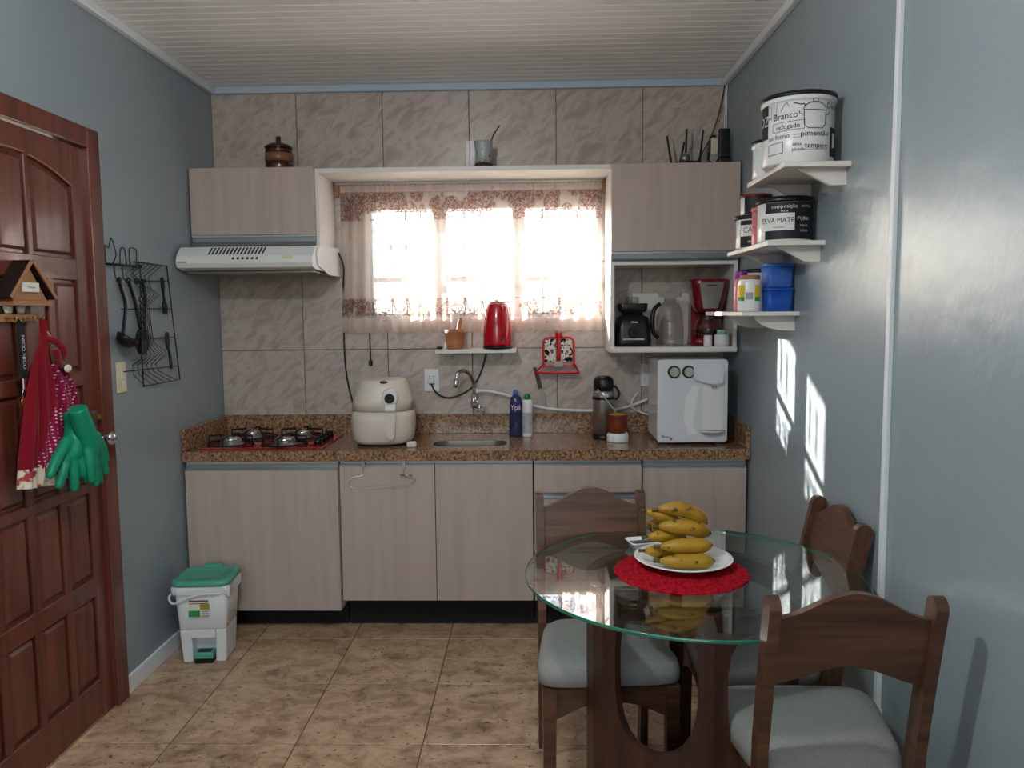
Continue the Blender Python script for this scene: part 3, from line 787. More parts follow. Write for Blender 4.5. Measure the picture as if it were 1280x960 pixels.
solo('lace_curtain', bm, LACE, 'sheer cream lace curtain gathered on a rod across the window', 'curtain', None, (1.31, -0.036, Z0))
rd = thing('curtain_rod', 'thin white curtain rod with brass brackets above the window', 'rod', (1.31, -0.036, 2.169))
bm = nb(); tube(bm, [(0.632, -0.036, 2.169), (1.995, -0.036, 2.169)], 0.005, 10); obj('rod', bm, CORN, rd, True)
for x in (0.640, 1.998):
    bm = nb(); box(bm, (x-0.010, -0.03, 2.105), (x+0.010, -0.001, 2.162), 0.003); obj('bracket', bm, KHOUSE, rd, True, 'brown wooden bracket')

# ================================================================== ON THE BACK WALL
Y = -0.0005
def outlet(x0, x1, z0, z1, label):
    t = thing('wall_outlet', label, 'outlet', ((x0+x1)/2, 0, (z0+z1)/2))
    bxo('plate', (x0, -0.011, z0), (x1, -0.0005, z1), WPL, t, 0.003)
    cx, cz = (x0+x1)/2, (z0+z1)/2
    for s in (-1, 1):
        bm = nb(); cyl(bm, (cx-0.012, -0.0108, cz+0.02*s), (cx-0.012, -0.0118, cz+0.02*s), 0.003, seg=8); cyl(bm, (cx+0.012, -0.0108, cz+0.02*s), (cx+0.012, -0.0118, cz+0.02*s), 0.003, seg=8)
        obj('socket_holes', bm, BLACK, t, True)
    return t
outlet(1.068, 1.146, 1.10, 1.219, 'white wall outlet left of the tap with the kettle cord plugged in')
outlet(2.195, 2.262, 1.12, 1.235, 'white wall outlet half hidden behind the water dispenser')
ws = thing('wall_shelf', 'small white wall shelf carrying the red kettle under the window', 'shelf', (1.35, -0.07, 1.307))
bxo('board', (1.148, -0.185, 1.307), (1.552, -0.001, 1.327), WHITE, ws, 0.003)
for x in (1.215, 1.462):
    bm = nb(); prism(bm, [(-0.09, 1.307), (-0.001, 1.307), (-0.001, 1.268), (-0.06, 1.29)], x-0.008, x+0.008, 'yz'); obj('bracket', bm, WHITE, ws, True)
# kettle
kt = thing('electric_kettle', 'glossy red electric kettle on the small white wall shelf', 'kettle', (1.458, -0.128, 1.3275), 0.0)
bm = nb(); lathe(bm, [(0.0, 0.0), (0.07, 0.0), (0.074, 0.006), (0.074, 0.014), (0.0, 0.014)], 36); obj('power_base', bm, BLACK, kt)
bm = nb(); lathe(bm, [(0.0, 0.015), (0.071, 0.015), (0.072, 0.03), (0.070, 0.09), (0.065, 0.15), (0.057, 0.20), (0.052, 0.218), (0.046, 0.226), (0, 0.226)], 36); kb = obj('body', bm, RED, kt)
bm = nb(); lathe(bm, [(0, 0.2265), (0.044, 0.2265), (0.042, 0.232), (0.02, 0.236), (0, 0.236)], 28); box(bm, (-0.01, -0.01, 0.234), (0.01, 0.01, 0.242), 0.003); obj('lid', bm, DSTEEL, kt)
bm = nb(); pth = smooth_path([(0.024, -0.05, 0.206), (0.036, -0.072, 0.205), (0.043, -0.088, 0.185), (0.042, -0.09, 0.13), (0.033, -0.084, 0.08), (0.026, -0.066, 0.055)], 5)
tube(bm, pth, 0.0105, 10); obj('handle', bm, RED, kt)
bm = nb(); box(bm, (0.020, -0.083, 0.046), (0.034, -0.064, 0.062), 0.002); obj('switch', bm, BLACK, kt)
bm = nb(); prism(bm, [(-0.016, 0), (0.016, 0), (0.0, 0.03)], 0.195, 0.222, 'xy'); bmesh.ops.translate(bm, verts=bm.verts, vec=(0, 0.046, 0)); obj('spout', bm, RED, kt)
# mortar and pestle
mo = thing('mortar', 'turned light wood mortar on the left of the white wall shelf', 'mortar', (1.243, -0.128, 1.3275))
bm = nb(); lathe(bm, [(0, 0), (0.036, 0), (0.038, 0.006), (0.04, 0.02), (0.047, 0.055), (0.051, 0.075), (0.0505, 0.098), (0.045, 0.098), (0.043, 0.07), (0.03, 0.03), (0, 0.024)], 30); obj('bowl', bm, MORT, mo)
bm = nb(); tube(bm, [(0.005, 0.0, 0.032), (0.018, -0.004, 0.09), (0.03, -0.006, 0.145), (0.0325, -0.006, 0.157)], [0.016, 0.0095, 0.011, 0.005], 12)
solo('pestle', bm, MORT, 'wooden pestle standing in the light wood mortar', 'pestle').location = mo.location
bm = nb(); lathe(bm, [(0, 0), (0.008, 0), (0.008, 0.024), (0.004, 0.03), (0.004, 0.036), (0, 0.036)], 14); solo('small_bottle', bm, WPL, 'tiny white bottle on the wall shelf beside the mortar', 'bottle').location = (1.196, -0.15, 1.3275)
bm = nb(); sphere(bm, (0, 0, 0.008), 0.008, 1.9, 1.2, 1.0); solo('bottle_stopper', bm, BLACK, 'small black stopper at the left end of the wall shelf', 'stopper').location = (1.168, -0.15, 1.3275)

# cords
def cord(pts, r, mt, label, name='power_cord', cat='cord', plug=None, plugm=None):
    if plug is None:
        bm = nb(); tube(bm, smooth_path(pts, 6), r, 8); return solo(name, bm, mt, label, cat)
    t = thing(name, label, cat, pts[0])
    bm = nb(); tube(bm, smooth_path(pts, 6), r, 8); obj('cable', bm, mt, t, True)
    bm = nb(); box(bm, *plug, 0.004); obj('plug', bm, plugm, t, True)
    return t
cord([(1.105, -0.035, 1.158), (1.118, -0.03, 1.115), (1.15, -0.02, 1.08), (1.20, -0.012, 1.067), (1.26, -0.012, 1.085), (1.32, -0.012, 1.125), (1.365, -0.012, 1.20), (1.395, -0.03, 1.30)], 0.0042, BLACK, 'black kettle cord looping from the outlet up to the wall shelf', plug=((1.09, -0.04, 1.145), (1.12, -0.0118, 1.172)), plugm=WPL)
cord([(0.651, -0.006, 1.44), (0.652, -0.010, 1.38), (0.655, -0.012, 1.25), (0.668, -0.012, 1.14), (0.69, -0.014, 1.04), (0.70, -0.02, 0.995)], 0.0045, BLACK, 'black cord hanging down behind the air fryer from under the curtain')
cord([(0.786, -0.006, 1.44), (0.787, -0.010, 1.36), (0.789, -0.012, 1.265)], 0.0035, BLACK, 'short black cord with a plug dangling on the tiles above the air fryer', plug=((0.780, -0.02, 1.238), (0.799, -0.004, 1.268)), plugm=BLACK)
cord([(0.646, -0.05, 1.82), (0.662, -0.045, 1.78), (0.668, -0.04, 1.74), (0.664, -0.03, 1.70), (0.655, -0.014, 1.62)], 0.0045, BLACK, 'black cord curving out behind the right end of the range hood')
cord([(2.31, -0.12, 0.965), (2.22, -0.055, 0.98), (2.165, -0.05, 1.0), (2.14, -0.06, 1.03), (2.15, -0.055, 1.06), (2.18, -0.03, 1.09)], 0.0045, WPL, 'white cord curling beside the water dispenser')
cord([(1.338, -0.045, 1.10), (1.38, -0.05, 1.107), (1.45, -0.045, 1.095), (1.53, -0.035, 1.07), (1.62, -0.03, 1.03), (1.72, -0.026, 1.008), (1.82, -0.026, 0.999), (1.95, -0.026, 0.996), (2.05, -0.026, 1.0), (2.14, -0.026, 1.02), (2.23, -0.03, 1.055)], 0.0075, WPL, 'white water hose running along the tiles from tap to dispenser', 'water_hose', 'hose')

# tap
tp = thing('tap', 'chrome wall tap with a curved swan neck spout above the sink', 'tap', (1.33, 0, 1.03))
bm = nb(); lathe(bm, [(0, 0), (0.022, 0), (0.022, 0.004), (0.014, 0.01), (0, 0.01)], 20); bmesh.ops.transform(bm, matrix=Matrix.Translation((1.33, -0.001, 1.035)) @ Matrix.Rotation(PI/2, 4, 'X'), verts=bm.verts); obj('wall_flange', bm, CHROME, tp, True)
bm = nb(); tube(bm, [(1.33, -0.01, 1.035), (1.33, -0.075, 1.035)], 0.013, 14); tube(bm, [(1.33, -0.06, 1.02), (1.33, -0.06, 1.085)], [0.016, 0.014], 16); obj('body', bm, CHROME, tp, True)
bm = nb(); tube(bm, smooth_path([(1.33, -0.06, 1.08), (1.332, -0.062, 1.12), (1.326, -0.075, 1.165), (1.308, -0.10, 1.20), (1.282, -0.13, 1.216), (1.258, -0.152, 1.205), (1.25, -0.158, 1.18)], 5), 0.0095, 12); obj('spout', bm, CHROME, tp, True)
bm = nb(); tube(bm, [(1.25, -0.158, 1.185), (1.247, -0.16, 1.15), (1.247, -0.16, 1.135)], [0.012, 0.013, 0.011], 14); obj('aerator', bm, CHROME, tp, True)
bm = nb(); tube(bm, [(1.34, -0.07, 1.03), (1.368, -0.09, 1.02)], 0.008, 10)
for a in range(4): tube(bm, [(1.37, -0.09, 1.02), (1.37+0.028*math.cos(a*PI/2+.6), -0.095, 1.02+0.028*math.sin(a*PI/2+.6))], [0.006, 0.004], 8)
obj('cross_handle', bm, CHROME, tp, True)
bm = nb(); tube(bm, [(1.336, -0.05, 1.085), (1.345, -0.05, 1.12)], 0.008, 10); obj('hose_joint', bm, WPL, tp, True)

# red napkin rack on the tiles
nr = thing('napkin_holder', 'red framed floral pot holder rack hanging on the tiles right of the shelf', 'rack', (1.77, 0, 1.20))
bm = nb(); fr_ = rrect(1.69, 1.848, 1.225, 1.378, 0.03, 5); tube(bm, [(a, -0.02, b) for a, b in fr_], 0.0055, 8, closed=True)
tube(bm, [(1.769, -0.024, 1.225), (1.769, -0.024, 1.40)], 0.0085, 8); tube(bm, [(1.758, -0.026, 1.378), (1.755, -0.026, 1.405)], 0.005, 8); tube(bm, [(1.78, -0.026, 1.378), (1.783, -0.026, 1.405)], 0.005, 8)
obj('frame', bm, REDW, nr, True)
for a, b in ((1.697, 1.757), (1.781, 1.841)): bxo('floral_panel', (a, -0.022, 1.25), (b, -0.014, 1.37), FLORAL, nr, 0.004)
bm = nb(); prism(bm, [(1.675, 1.234), (1.862, 1.234), (1.862, 1.226), (1.675, 1.226)], -0.012, -0.03, 'xz'); tube(bm, [(1.69, -0.02, 1.238), (1.648, -0.085, 1.20), (1.872, -0.085, 1.20), (1.85, -0.02, 1.238)], 0.0058, 8); obj('tray_frame', bm, REDW, nr, True)
bm = nb(); bm.faces.new([bm.verts.new(p) for p in ((1.70, -0.02, 1.232), (1.84, -0.02, 1.232), (1.86, -0.082, 1.2), (1.66, -0.082, 1.2))]); bmesh.ops.solidify(bm, geom=list(bm.faces), thickness=0.003); obj('tray', bm, GREYP, nr, True)
bm = nb(); box(bm, (1.745, -0.05, 1.228), (1.79, -0.046, 1.256)); obj('grey_tag', bm, DSTEEL, nr, True)
# knife
kf = thing('kitchen_knife', 'brown handled kitchen knife hanging against the tiles below the red rack', 'knife', (1.67, -0.01, 1.1))
bm = nb(); prism(bm, [(1.636, 1.225), (1.654, 1.222), (1.672, 1.165), (1.684, 1.115), (1.664, 1.11), (1.65, 1.165)], -0.022, -0.006, 'xz'); obj('handle', bm, HANDW, kf, True)
bm = nb(); prism(bm, [(1.662, 1.118), (1.686, 1.118), (1.70, 1.06), (1.704, 0.992), (1.69, 0.99), (1.678, 1.05)], -0.0155, -0.0125, 'xz'); obj('blade', bm, DSTEEL, kf, True)

# ================================================================== ON THE WORKTOP
ZW = 0.8808
sp = thing('dish_soap_bottle', 'blue transparent dish soap bottle with purple label beside the sink', 'bottle', (1.548, -0.13, ZW))
bm = nb(); lathe(bm, [(0, 0), (0.033, 0), (0.036, 0.006), (0.035, 0.10), (0.031, 0.135), (0.032, 0.17), (0.026, 0.2), (0.013, 0.21), (0.011, 0.222), (0, 0.222)], 28, sy=0.72); obj('bottle_body', bm, LIQ, sp)
bm = nb(); lathe(bm, [(0, 0.212), (0.013, 0.212), (0.0135, 0.226), (0.009, 0.236), (0, 0.238)], 18); obj('cap', bm, BLUEL, sp)
bm = nb(); fnc = on_cyl(0.0345, 0.15, 0.0, 0.0006, 1, 0.76); patch_on(bm, -0.03, 0.03, -0.028, 0.028, fnc, 10); obj('label', bm, LABELP, sp)
bm = nb(); text_on(bm, 'Ypê', 0.034, on_cyl(0.0345, 0.15, 0.0, 0.0018, 1, 0.78)); obj('lettering', bm, INKW, sp)
b2 = thing('cleaner_bottle', 'slim white cleaner bottle with a green cap next to the dish soap', 'bottle', (1.606, -0.145, ZW))
bm = nb(); lathe(bm, [(0, 0), (0.024, 0), (0.026, 0.005), (0.026, 0.13), (0.0255, 0.17), (0.022, 0.185), (0.013, 0.192), (0, 0.193)], 24); obj('bottle_body', bm, WPL, b2)
bm = nb(); lathe(bm, [(0, 0.186), (0.016, 0.186), (0.0165, 0.207), (0.012, 0.217), (0, 0.219)], 18); obj('cap', bm, GREENC, b2)
bm = nb(); patch_on(bm, -0.026, 0.026, -0.055, 0.05, on_cyl(0.026, 0.075, -0.1), 10); obj('label', bm, SPOTC, b2)
# thermos
th = thing('thermos', 'steel thermos bottle with a black top and handle on the worktop', 'thermos', (1.985, -0.20, ZW))
bm = nb(); lathe(bm, [(0, 0), (0.053, 0), (0.054, 0.004), (0.054, 0.022), (0.0, 0.022)], 32); obj('base_ring', bm, BLACK, th)
bm = nb(); lathe(bm, [(0, 0.0225), (0.053, 0.0225), (0.053, 0.225), (0.05, 0.238), (0, 0.238)], 36); obj('steel_body', bm, STEEL, th)
bm = nb(); lathe(bm, [(0, 0.2385), (0.049, 0.2385), (0.05, 0.262), (0.049, 0.288), (0.043, 0.302), (0.03, 0.31), (0, 0.313)], 32); obj('top', bm, BLACK, th)
bm = nb(); lathe(bm, [(0.0535, 0.195), (0.056, 0.196), (0.056, 0.208), (0.0535, 0.209)], 32); obj('collar', bm, BLACK, th)
bm = nb(); tube(bm, smooth_path([(0.045, -0.005, 0.265), (0.066, -0.008, 0.25), (0.076, -0.01, 0.222), (0.066, -0.008, 0.198), (0.053, -0.004, 0.198)], 5), 0.006, 8); obj('handle', bm, BLACK, th)
# gourd with straw on its stand
gs = solo('gourd_stand', nb(), WPL, 'white ribbed ring stand under the gourd cup', 'stand')
bm = nb(); lathe(bm, [(0.03, 0), (0.052, 0), (0.054, 0.004), (0.051, 0.010), (0.054, 0.016), (0.051, 0.022), (0.054, 0.028), (0.050, 0.036), (0.046, 0.042), (0.036, 0.042), (0.03, 0.03), (0.03, 0)], 32); bm.to_mesh(gs.data); bm.free(); gs.location = (2.045, -0.30, ZW)
gd = thing('gourd_cup', 'reddish brown gourd cup of yerba on a white stand before the thermos', 'cup', (2.045, -0.30, ZW+0.0325))
bm = nb(); lathe(bm, [(0, 0.0), (0.028, 0.0), (0.038, 0.006), (0.046, 0.025), (0.048, 0.05), (0.046, 0.075), (0.048, 0.092), (0.052, 0.1), (0.047, 0.1), (0.044, 0.092), (0, 0.091)], 32); obj('gourd', bm, GOURD, gd)
bm = nb(); lathe(bm, [(0.0465, 0.095), (0.03, 0.103), (0, 0.106)], 24); obj('yerba', bm, YERBA, gd)
bm = nb(); tube(bm, smooth_path([(0.0, 0.0, 0.095), (-0.04, -0.005, 0.15), (-0.085, -0.01, 0.205), (-0.10, -0.012, 0.222)], 4), [0.0038]*12+[0.004], 8)
solo('metal_straw', bm, CHROME, 'thin metal straw leaning out of the gourd cup', 'straw').location = gd.location

# water dispenser
wd = thing('water_dispenser', 'glossy white water dispenser with two round knobs at the right end of the worktop', 'dispenser', (2.38, -0.27, ZW))
bm = nb(); loft(bm, [[(a, -0.15, b) for a, b in rrect(-0.163, 0.163, 0.012, 0.402, 0.016, 4)], [(a, -0.148+0.0, b) for a, b in rrect(-0.163, 0.163, 0.012, 0.402, 0.016, 4)], [(a, 0.13, b) for a, b in rrect(-0.163, 0.163, 0.012, 0.402, 0.016, 4)]], True, False); obj('body', bm, DISPW, wd)
bm = nb(); prism(bm, [(a, b) for a, b in rrect(-0.161, 0.161, 0.016, 0.400, 0.018, 5)], -0.158, -0.15, 'xz'); obj('front_panel', bm, DISPW, wd)
for x in (-0.088, -0.021):
    bm = nb(); cyl(bm, (x, -0.158, 0.345), (x, -0.166, 0.345), 0.030, 0.028, 28); k = obj('knob_ring', bm, BLACK, wd)
    bm = nb(); cyl(bm, (x, -0.1655, 0.345), (x, -0.178, 0.345), 0.0225, 0.021, 24); obj('knob', bm, KNOBG, k)
bm = nb(); prism(bm, [(0.0, 0.385), (0.135, 0.385), (0.145, 0.36), (0.142, 0.30), (0.13, 0.284), (0.085, 0.282), (0.06, 0.30), (0.0, 0.305)], -0.185, -0.158, 'xz'); bmesh.ops.bevel(bm, geom=list(bm.edges), offset=0.008, segments=3, affect='EDGES'); ho = obj('spout_housing', bm, DISPW, wd)
bm = nb(); cyl(bm, (0.095, -0.172, 0.284), (0.095, -0.172, 0.272), 0.013, 0.010, 14); obj('nozzle', bm, GREYP, ho)
bm = nb(); prism(bm, rrect(0.045, 0.14, 0.06, 0.285, 0.012, 4), -0.1595, -0.1575, 'xz'); obj('recess_panel', bm, ENAM, wd)
bm = nb(); lathe(bm, [(0, 0.0), (0.03, 0.004), (0.055, 0.018), (0.06, 0.026), (0, 0.026)], 28, (0.09, -0.16, 0.046), 1.1, 0.75); tr = obj('drip_tray', bm, DISPW, wd)
bm = nb(); lathe(bm, [(0.055, 0.027), (0, 0.0275)], 28, (0.09, -0.16, 0.046), 1.1, 0.75); obj('drip_grid', bm, GREYP, tr)
bm = nb(); prism(bm, [(0.0, 0.282), (0.03, 0.282), (0.015, 0.20), (0.005, 0.10), (0.02, 0.05), (-0.02, 0.05), (-0.04, 0.12), (-0.035, 0.22)], -0.1588, -0.1575, 'xz'); obj('curved_rib', bm, WPL, wd)
bm = nb(); fq = on_front(-0.115, -0.1588, 0.037); line_on(bm, [(-0.03, 0.0), (-0.022, 0.012), (-0.02, 0.0), (-0.012, 0.004), (-0.008, 0.0), (-0.002, 0.004), (0.002, -0.001), (0.008, 0.004), (0.012, 0.004)], 0.003, fq); line_on(bm, [(0.008, -0.004), (0.022, -0.003), (0.010, -0.011), (0.020, -0.012)], 0.0035, fq); obj('logo', bm, INKB, wd)
for sx_ in (-0.13, 0.13):
    bm = nb(); box(bm, (sx_-0.02, -0.14, 0), (sx_+0.02, 0.12, 0.013)); obj('foot', bm, BLACK, wd)

# ================================================================== IN THE NICHE
ZN = 1.3385
bl = thing('blender', 'black blender motor base with a silver button bar in the niche', 'blender', (2.128, -0.18, ZN))
bm = nb(); loft(bm, [[(a, b, z) for a, b in rrect(-hw, hw, -hd_, hd_, 0.03, 5)] for hw, hd_, z in ((0.084, 0.08, 0.0), (0.086, 0.082, 0.02), (0.082, 0.076, 0.10), (0.072, 0.068, 0.142), (0.05, 0.05, 0.15), (0.05, 0.05, 0.165))]); obj('motor_body', bm, BLACK, bl)
bm = nb(); loft(bm, [[(a, b, z) for a, b in rrect(-hw, hw, -hd_, hd_, 0.02, 5)] for hw, hd_, z in ((0.06, 0.055, 0.166), (0.068, 0.06, 0.178), (0.07, 0.062, 0.206), (0.0685, 0.0605, 0.208))]); obj('jar_collar', bm, BLACK, bl)
bm = nb(); cyl(bm, (0, -0.078, 0.07), (0, -0.088, 0.072), 0.03, 0.027, 24); obj('dial', bm, BLACKM, bl)
bm = nb(); box(bm, (-0.055, -0.084, 0.03), (0.05, -0.0795, 0.04), 0.002); obj('button_bar', bm, CHROME, bl)
bm = nb(); fq = lambda a, b: (a-0.004, -0.0735-(0.118-b-0.118)*0.08-0.0045, 0.118+b); line_on(bm, [(-0.012, -0.003), (-0.006, 0.003), (0.0, 0.004), (0.002, -0.003), (-0.008, -0.004)], 0.002, fq); patch_on(bm, 0.005, 0.022, -0.004, 0.002, fq, 1); obj('pale_mark', bm, INKW, bl)
bm = nb(); lathe(bm, [(0.02, 0.2085), (0.032, 0.209), (0.034, 0.235), (0.03, 0.24), (0, 0.24)], 20); obj('cup_lid', bm, CLEARG, bl)
jg = thing('blender_jar', 'clear blender jar with a black handle standing upside down in the niche', 'jar', (2.315, -0.17, ZN))
bm = nb(); lathe(bm, [(0.066, 0.0), (0.068, 0.004), (0.066, 0.10), (0.06, 0.17), (0.045, 0.205), (0.03, 0.215), (0.03, 0.235), (0.056, 0.24), (0.058, 0.258), (0, 0.259)], 32); obj('jar_body', bm, CLEARG, jg)
bm = nb(); tube(bm, smooth_path([(-0.052, -0.02, 0.205), (-0.08, -0.03, 0.18), (-0.092, -0.035, 0.13), (-0.086, -0.033, 0.07), (-0.062, -0.022, 0.04)], 5), 0.011, 10); obj('handle', bm, BLACK, jg)
cm = thing('coffee_maker', 'dark red drip coffee maker with a steel front in the niche', 'coffee maker', (2.50, -0.17, ZN))
bm = nb(); loft(bm, [[(a, b, z) for a, b in rrect(-0.088, 0.088, -0.085, 0.10, 0.05, 6)] for z in (0.0, 0.036)]); box(bm, (-0.075, 0.035, 0.035), (0.075, 0.1, 0.21)); obj('base_and_tower', bm, REDC, cm)
bm = nb(); loft(bm, [[(a, b, z) for a, b in rrect(-hw, hw, -hw+0.006, 0.10, 0.05, 6)] for hw, z in ((0.066, 0.165), (0.074, 0.20), (0.09, 0.285), (0.094, 0.315), (0.09, 0.322))]); tb = obj('filter_housing', bm, REDC, cm)
bm = nb(); n = 10; lo = [(0.036*(-1+2*k/n), -0.0655-0.0085*0, 0.178) for k in range(n+1)]
hi = [(0.06*(-1+2*k/n), -0.090, 0.305) for k in range(n+1)]
rows_ = []
for z, hw, yy in ((0.18, 0.034, -0.066), (0.23, 0.046, -0.077), (0.285, 0.056, -0.0855), (0.306, 0.058, -0.0885)):
    rows_.append([bm.verts.new((hw*(-1+2*k/n), yy-0.002, z)) for k in range(n+1)])
for a, b in zip(rows_, rows_[1:]):
    for k in range(n): bm.faces.new((a[k], a[k+1], b[k+1], b[k]))
obj('steel_front', bm, STEEL, tb)
bm = nb(); box(bm, (-0.026, -0.0925, 0.288), (0.026, -0.0905, 0.293), 0.001); obj('dark_mark', bm, INKB, tb)
bm = nb(); lathe(bm, [(0, 0.037), (0.055, 0.037), (0.066, 0.05), (0.068, 0.08), (0.06, 0.115), (0.048, 0.135), (0.05, 0.145)], 28, (0, -0.02, 0)); jar = obj('carafe', bm, CLEARG, cm)
bm = nb(); lathe(bm, [(0, 0.146), (0.05, 0.146), (0.048, 0.154), (0, 0.156)], 24, (0, -0.02, 0)); obj('carafe_lid', bm, BLACK, jar)
bm = nb(); lathe(bm, [(0.0685, 0.058), (0.0692, 0.06), (0.0692, 0.068), (0.0685, 0.07)], 28, (0, -0.02, 0)); obj('carafe_band', bm, BLACK, jar)
def pot(name, x, y, r, h, mt, label, cap=None, capm=None):
    t = thing(name, label, 'jar', (x, y, ZN))
    bm = nb(); lathe(bm, [(0, 0), (r*.95, 0), (r, 0.004), (r, h-0.006), (r*.9, h), (0, h)], 22); obj('pot', bm, mt, t)
    if cap:
        bm = nb(); lathe(bm, [(0, h+0.0003), (r*cap[0], h+0.0003), (r*cap[0], h+cap[1]-0.003), (r*cap[0]*.9, h+cap[1]), (0, h+cap[1])], 20); obj('lid', bm, capm, t)
pot('small_pot', 2.478, -0.285, 0.02, 0.052, WPL, 'tiny white plastic pot at the front of the niche')
pot('small_pot', 2.545, -0.284, 0.036, 0.055, WPL, 'white plastic pot with a mint green lid in the niche', (0.68, 0.022), MINT)

# ================================================================== ON TOP OF THE UPPER CABINETS
ZT = 2.2055
jr = thing('ceramic_jar', 'brown glazed ceramic jar with a tan band and lid on the cabinet top', 'jar', (0.392, -0.16, 2.2005)); jr.scale = (1, 1, 1.17)
bm = nb(); lathe(bm, [(0, 0), (0.058, 0), (0.064, 0.008), (0.067, 0.03), (0.067, 0.048), (0, 0.048)], 32); obj('lower_body', bm, CLAYD, jr)
bm = nb(); lathe(bm, [(0, 0.0485), (0.0675, 0.0485), (0.068, 0.065), (0.0665, 0.083), (0, 0.083)], 32); obj('tan_band', bm, CLAYM, jr)
bm = nb(); lathe(bm, [(0, 0.0835), (0.066, 0.0835), (0.064, 0.103), (0, 0.103)], 32); obj('upper_body', bm, CLAYD, jr)
bm = nb(); lathe(bm, [(0, 0.1035), (0.068, 0.1035), (0.069, 0.110), (0.055, 0.118), (0.03, 0.128), (0.014, 0.132), (0.012, 0.14), (0.013, 0.151), (0.009, 0.155), (0, 0.155)], 32); obj('lid', bm, CLAYD, jr)
mg = thing('ceramic_cup', 'small grey patterned ceramic gourd cup with a brown base above the window', 'cup', (1.402, -0.16, 2.2005)); mg.scale = (1, 1, 1.3)
bm = nb(); lathe(bm, [(0, 0), (0.044, 0), (0.046, 0.006), (0.046, 0.026), (0, 0.026)], 26); obj('brown_base', bm, CLAYD, mg)
bm = nb(); lathe(bm, [(0, 0.0265), (0.043, 0.0265), (0.04, 0.06), (0.044, 0.095), (0.048, 0.108), (0.043, 0.108), (0.038, 0.09), (0, 0.08)], 28); obj('cup_body', bm, SPOTC, mg)
bm = nb(); tube(bm, smooth_path([(0.0, 0, 0.085), (0.03, 0.0, 0.125), (0.055, 0.0, 0.18), (0.085, 0.0, 0.225), (0.095, 0, 0.235)], 4), 0.0038, 8); solo('straw', bm, HANDW, 'curved dark straw standing in the grey ceramic cup', 'straw').location = mg.location; bpy.data.objects['straw'].scale = (0.85, 1, 0.92)
cb = thing('clear_stand', 'clear acrylic stand behind the grey ceramic cup above the window', 'stand', (1.355, -0.09, 2.2005))
bm = nb(); box(bm, (-0.045, -0.004, 0.006), (0.055, 0.0, 0.16), 0.001); obj('upright_sheet', bm, CLEAR, cb)
bm = nb(); box(bm, (-0.05, -0.02, 0.0), (0.06, 0.03, 0.006), 0.001); obj('foot_sheet', bm, CLEAR, cb)
ro = thing('router', 'black wireless router with four antennas on the right cabinet', 'router', (2.395, -0.16, ZT-0.0055))
bm = nb(); loft(bm, [[(a, b, z) for a, b in rrect(-hw, hw, -0.055*s, 0.055*s, 0.02, 4)] for hw, s, z in ((0.085, 1, 0.004), (0.09, 1, 0.012), (0.06, .8, 0.026), (0.03, .6, 0.031))]); obj('body', bm, BLACK, ro)
for x0, x1, y0, h in ((-0.068, -0.092, 0.04, 0.165), (-0.03, -0.006, 0.045, 0.135), (0.0, 0.006, 0.05, 0.20), (0.065, 0.085, 0.04, 0.19)):
    bm = nb(); tube(bm, [(x0, y0, 0.01), (x0+(x1-x0)*.1, y0, 0.03), (x1, y0+0.004, h)], [0.006, 0.0062, 0.0045], 8); obj('antenna', bm, BLACK, ro)
bm = nb(); sphere(bm, (-0.01, 0.0, 0.048), 0.024, 1, 0.8, 1.1); obj('round_puck', bm, DSTEEL, ro)
ph = thing('cordless_phone', 'black cordless phone standing in its cradle at the corner', 'phone', (2.575, -0.16, ZT-0.0055)); ph.scale = (1, 1, 1.13)
bm = nb(); box(bm, (-0.038, -0.035, 0), (0.03, 0.035, 0.04), 0.01, 3); obj('cradle', bm, BLACK, ph)
bm = nb(); box(bm, (-0.03, -0.012, 0.041), (0.024, 0.014, 0.165), 0.008, 3); hs = obj('handset', bm, BLACK, ph)
bm = nb(); box(bm, (-0.066, 0.0, 0.06), (-0.034, 0.006, 0.125), 0.002); obj('side_card', bm, IVORY, ph)
bm = nb(); tube(bm, smooth_path([(-0.03, 0, 0.01), (-0.075, -0.002, 0.03), (-0.07, 0.01, 0.07), (-0.066, 0.01, 0.13), (-0.04, 0.01, 0.135)], 5), 0.005, 8); obj('loop_cable', bm, BLACK, ph)
cord([(2.45, -0.10, 2.215), (2.47, -0.05, 2.26), (2.53, -0.03, 2.36), (2.57, -0.03, 2.47), (2.60, -0.02, 2.60), (2.605, -0.02, 2.66)], 0.003, BLACK, 'thin black cable climbing from the router to the ceiling corner', 'thin_cable')
for k, x in enumerate((2.609, 2.618)):
    cord([(x-0.002*k, -0.012, 2.21), (x, -0.01, 2.40), (x, -0.012, 2.60), (x-.004, -0.015-.006*k, 2.664)], 0.003, WPL, ['white cable running down the corner, the left of a pair', 'white cable running down the corner, the right of a pair'][k], 'white_cable')

# towel wire on the base cabinet door
tw = thing('towel_hanger', 'thin wire towel hanger hooked over the cabinet door under the air fryer', 'hanger', (0.935, -0.53, 0.76))
for x in (0.845, 1.035):
    bm = nb(); box(bm, (x-0.009, -0.5195, 0.795), (x+0.009, -0.5165, 0.832), 0.001); obj('hook_strap', bm, ALU, tw, True)
bm = nb(); tube(bm, smooth_path([(0.845, -0.52, 0.796), (0.846, -0.522, 0.765), (0.80, -0.53, 0.757), (0.782, -0.535, 0.74), (0.79, -0.535, 0.715), (0.82, -0.535, 0.708), (0.95, -0.535, 0.714), (1.05, -0.535, 0.722), (1.085, -0.535, 0.735), (1.085, -0.535, 0.755), (1.06, -0.53, 0.765), (1.035, -0.52, 0.765), (1.035, -0.52, 0.796)], 5), 0.0018, 6); obj('wire', bm, CHROME, tw, True)
bm = nb(); tube(bm, [(1.02, -0.528, 0.766), (1.075, -0.532, 0.764)], 0.004, 8); obj('wire_sleeve', bm, CHROME, tw, True)

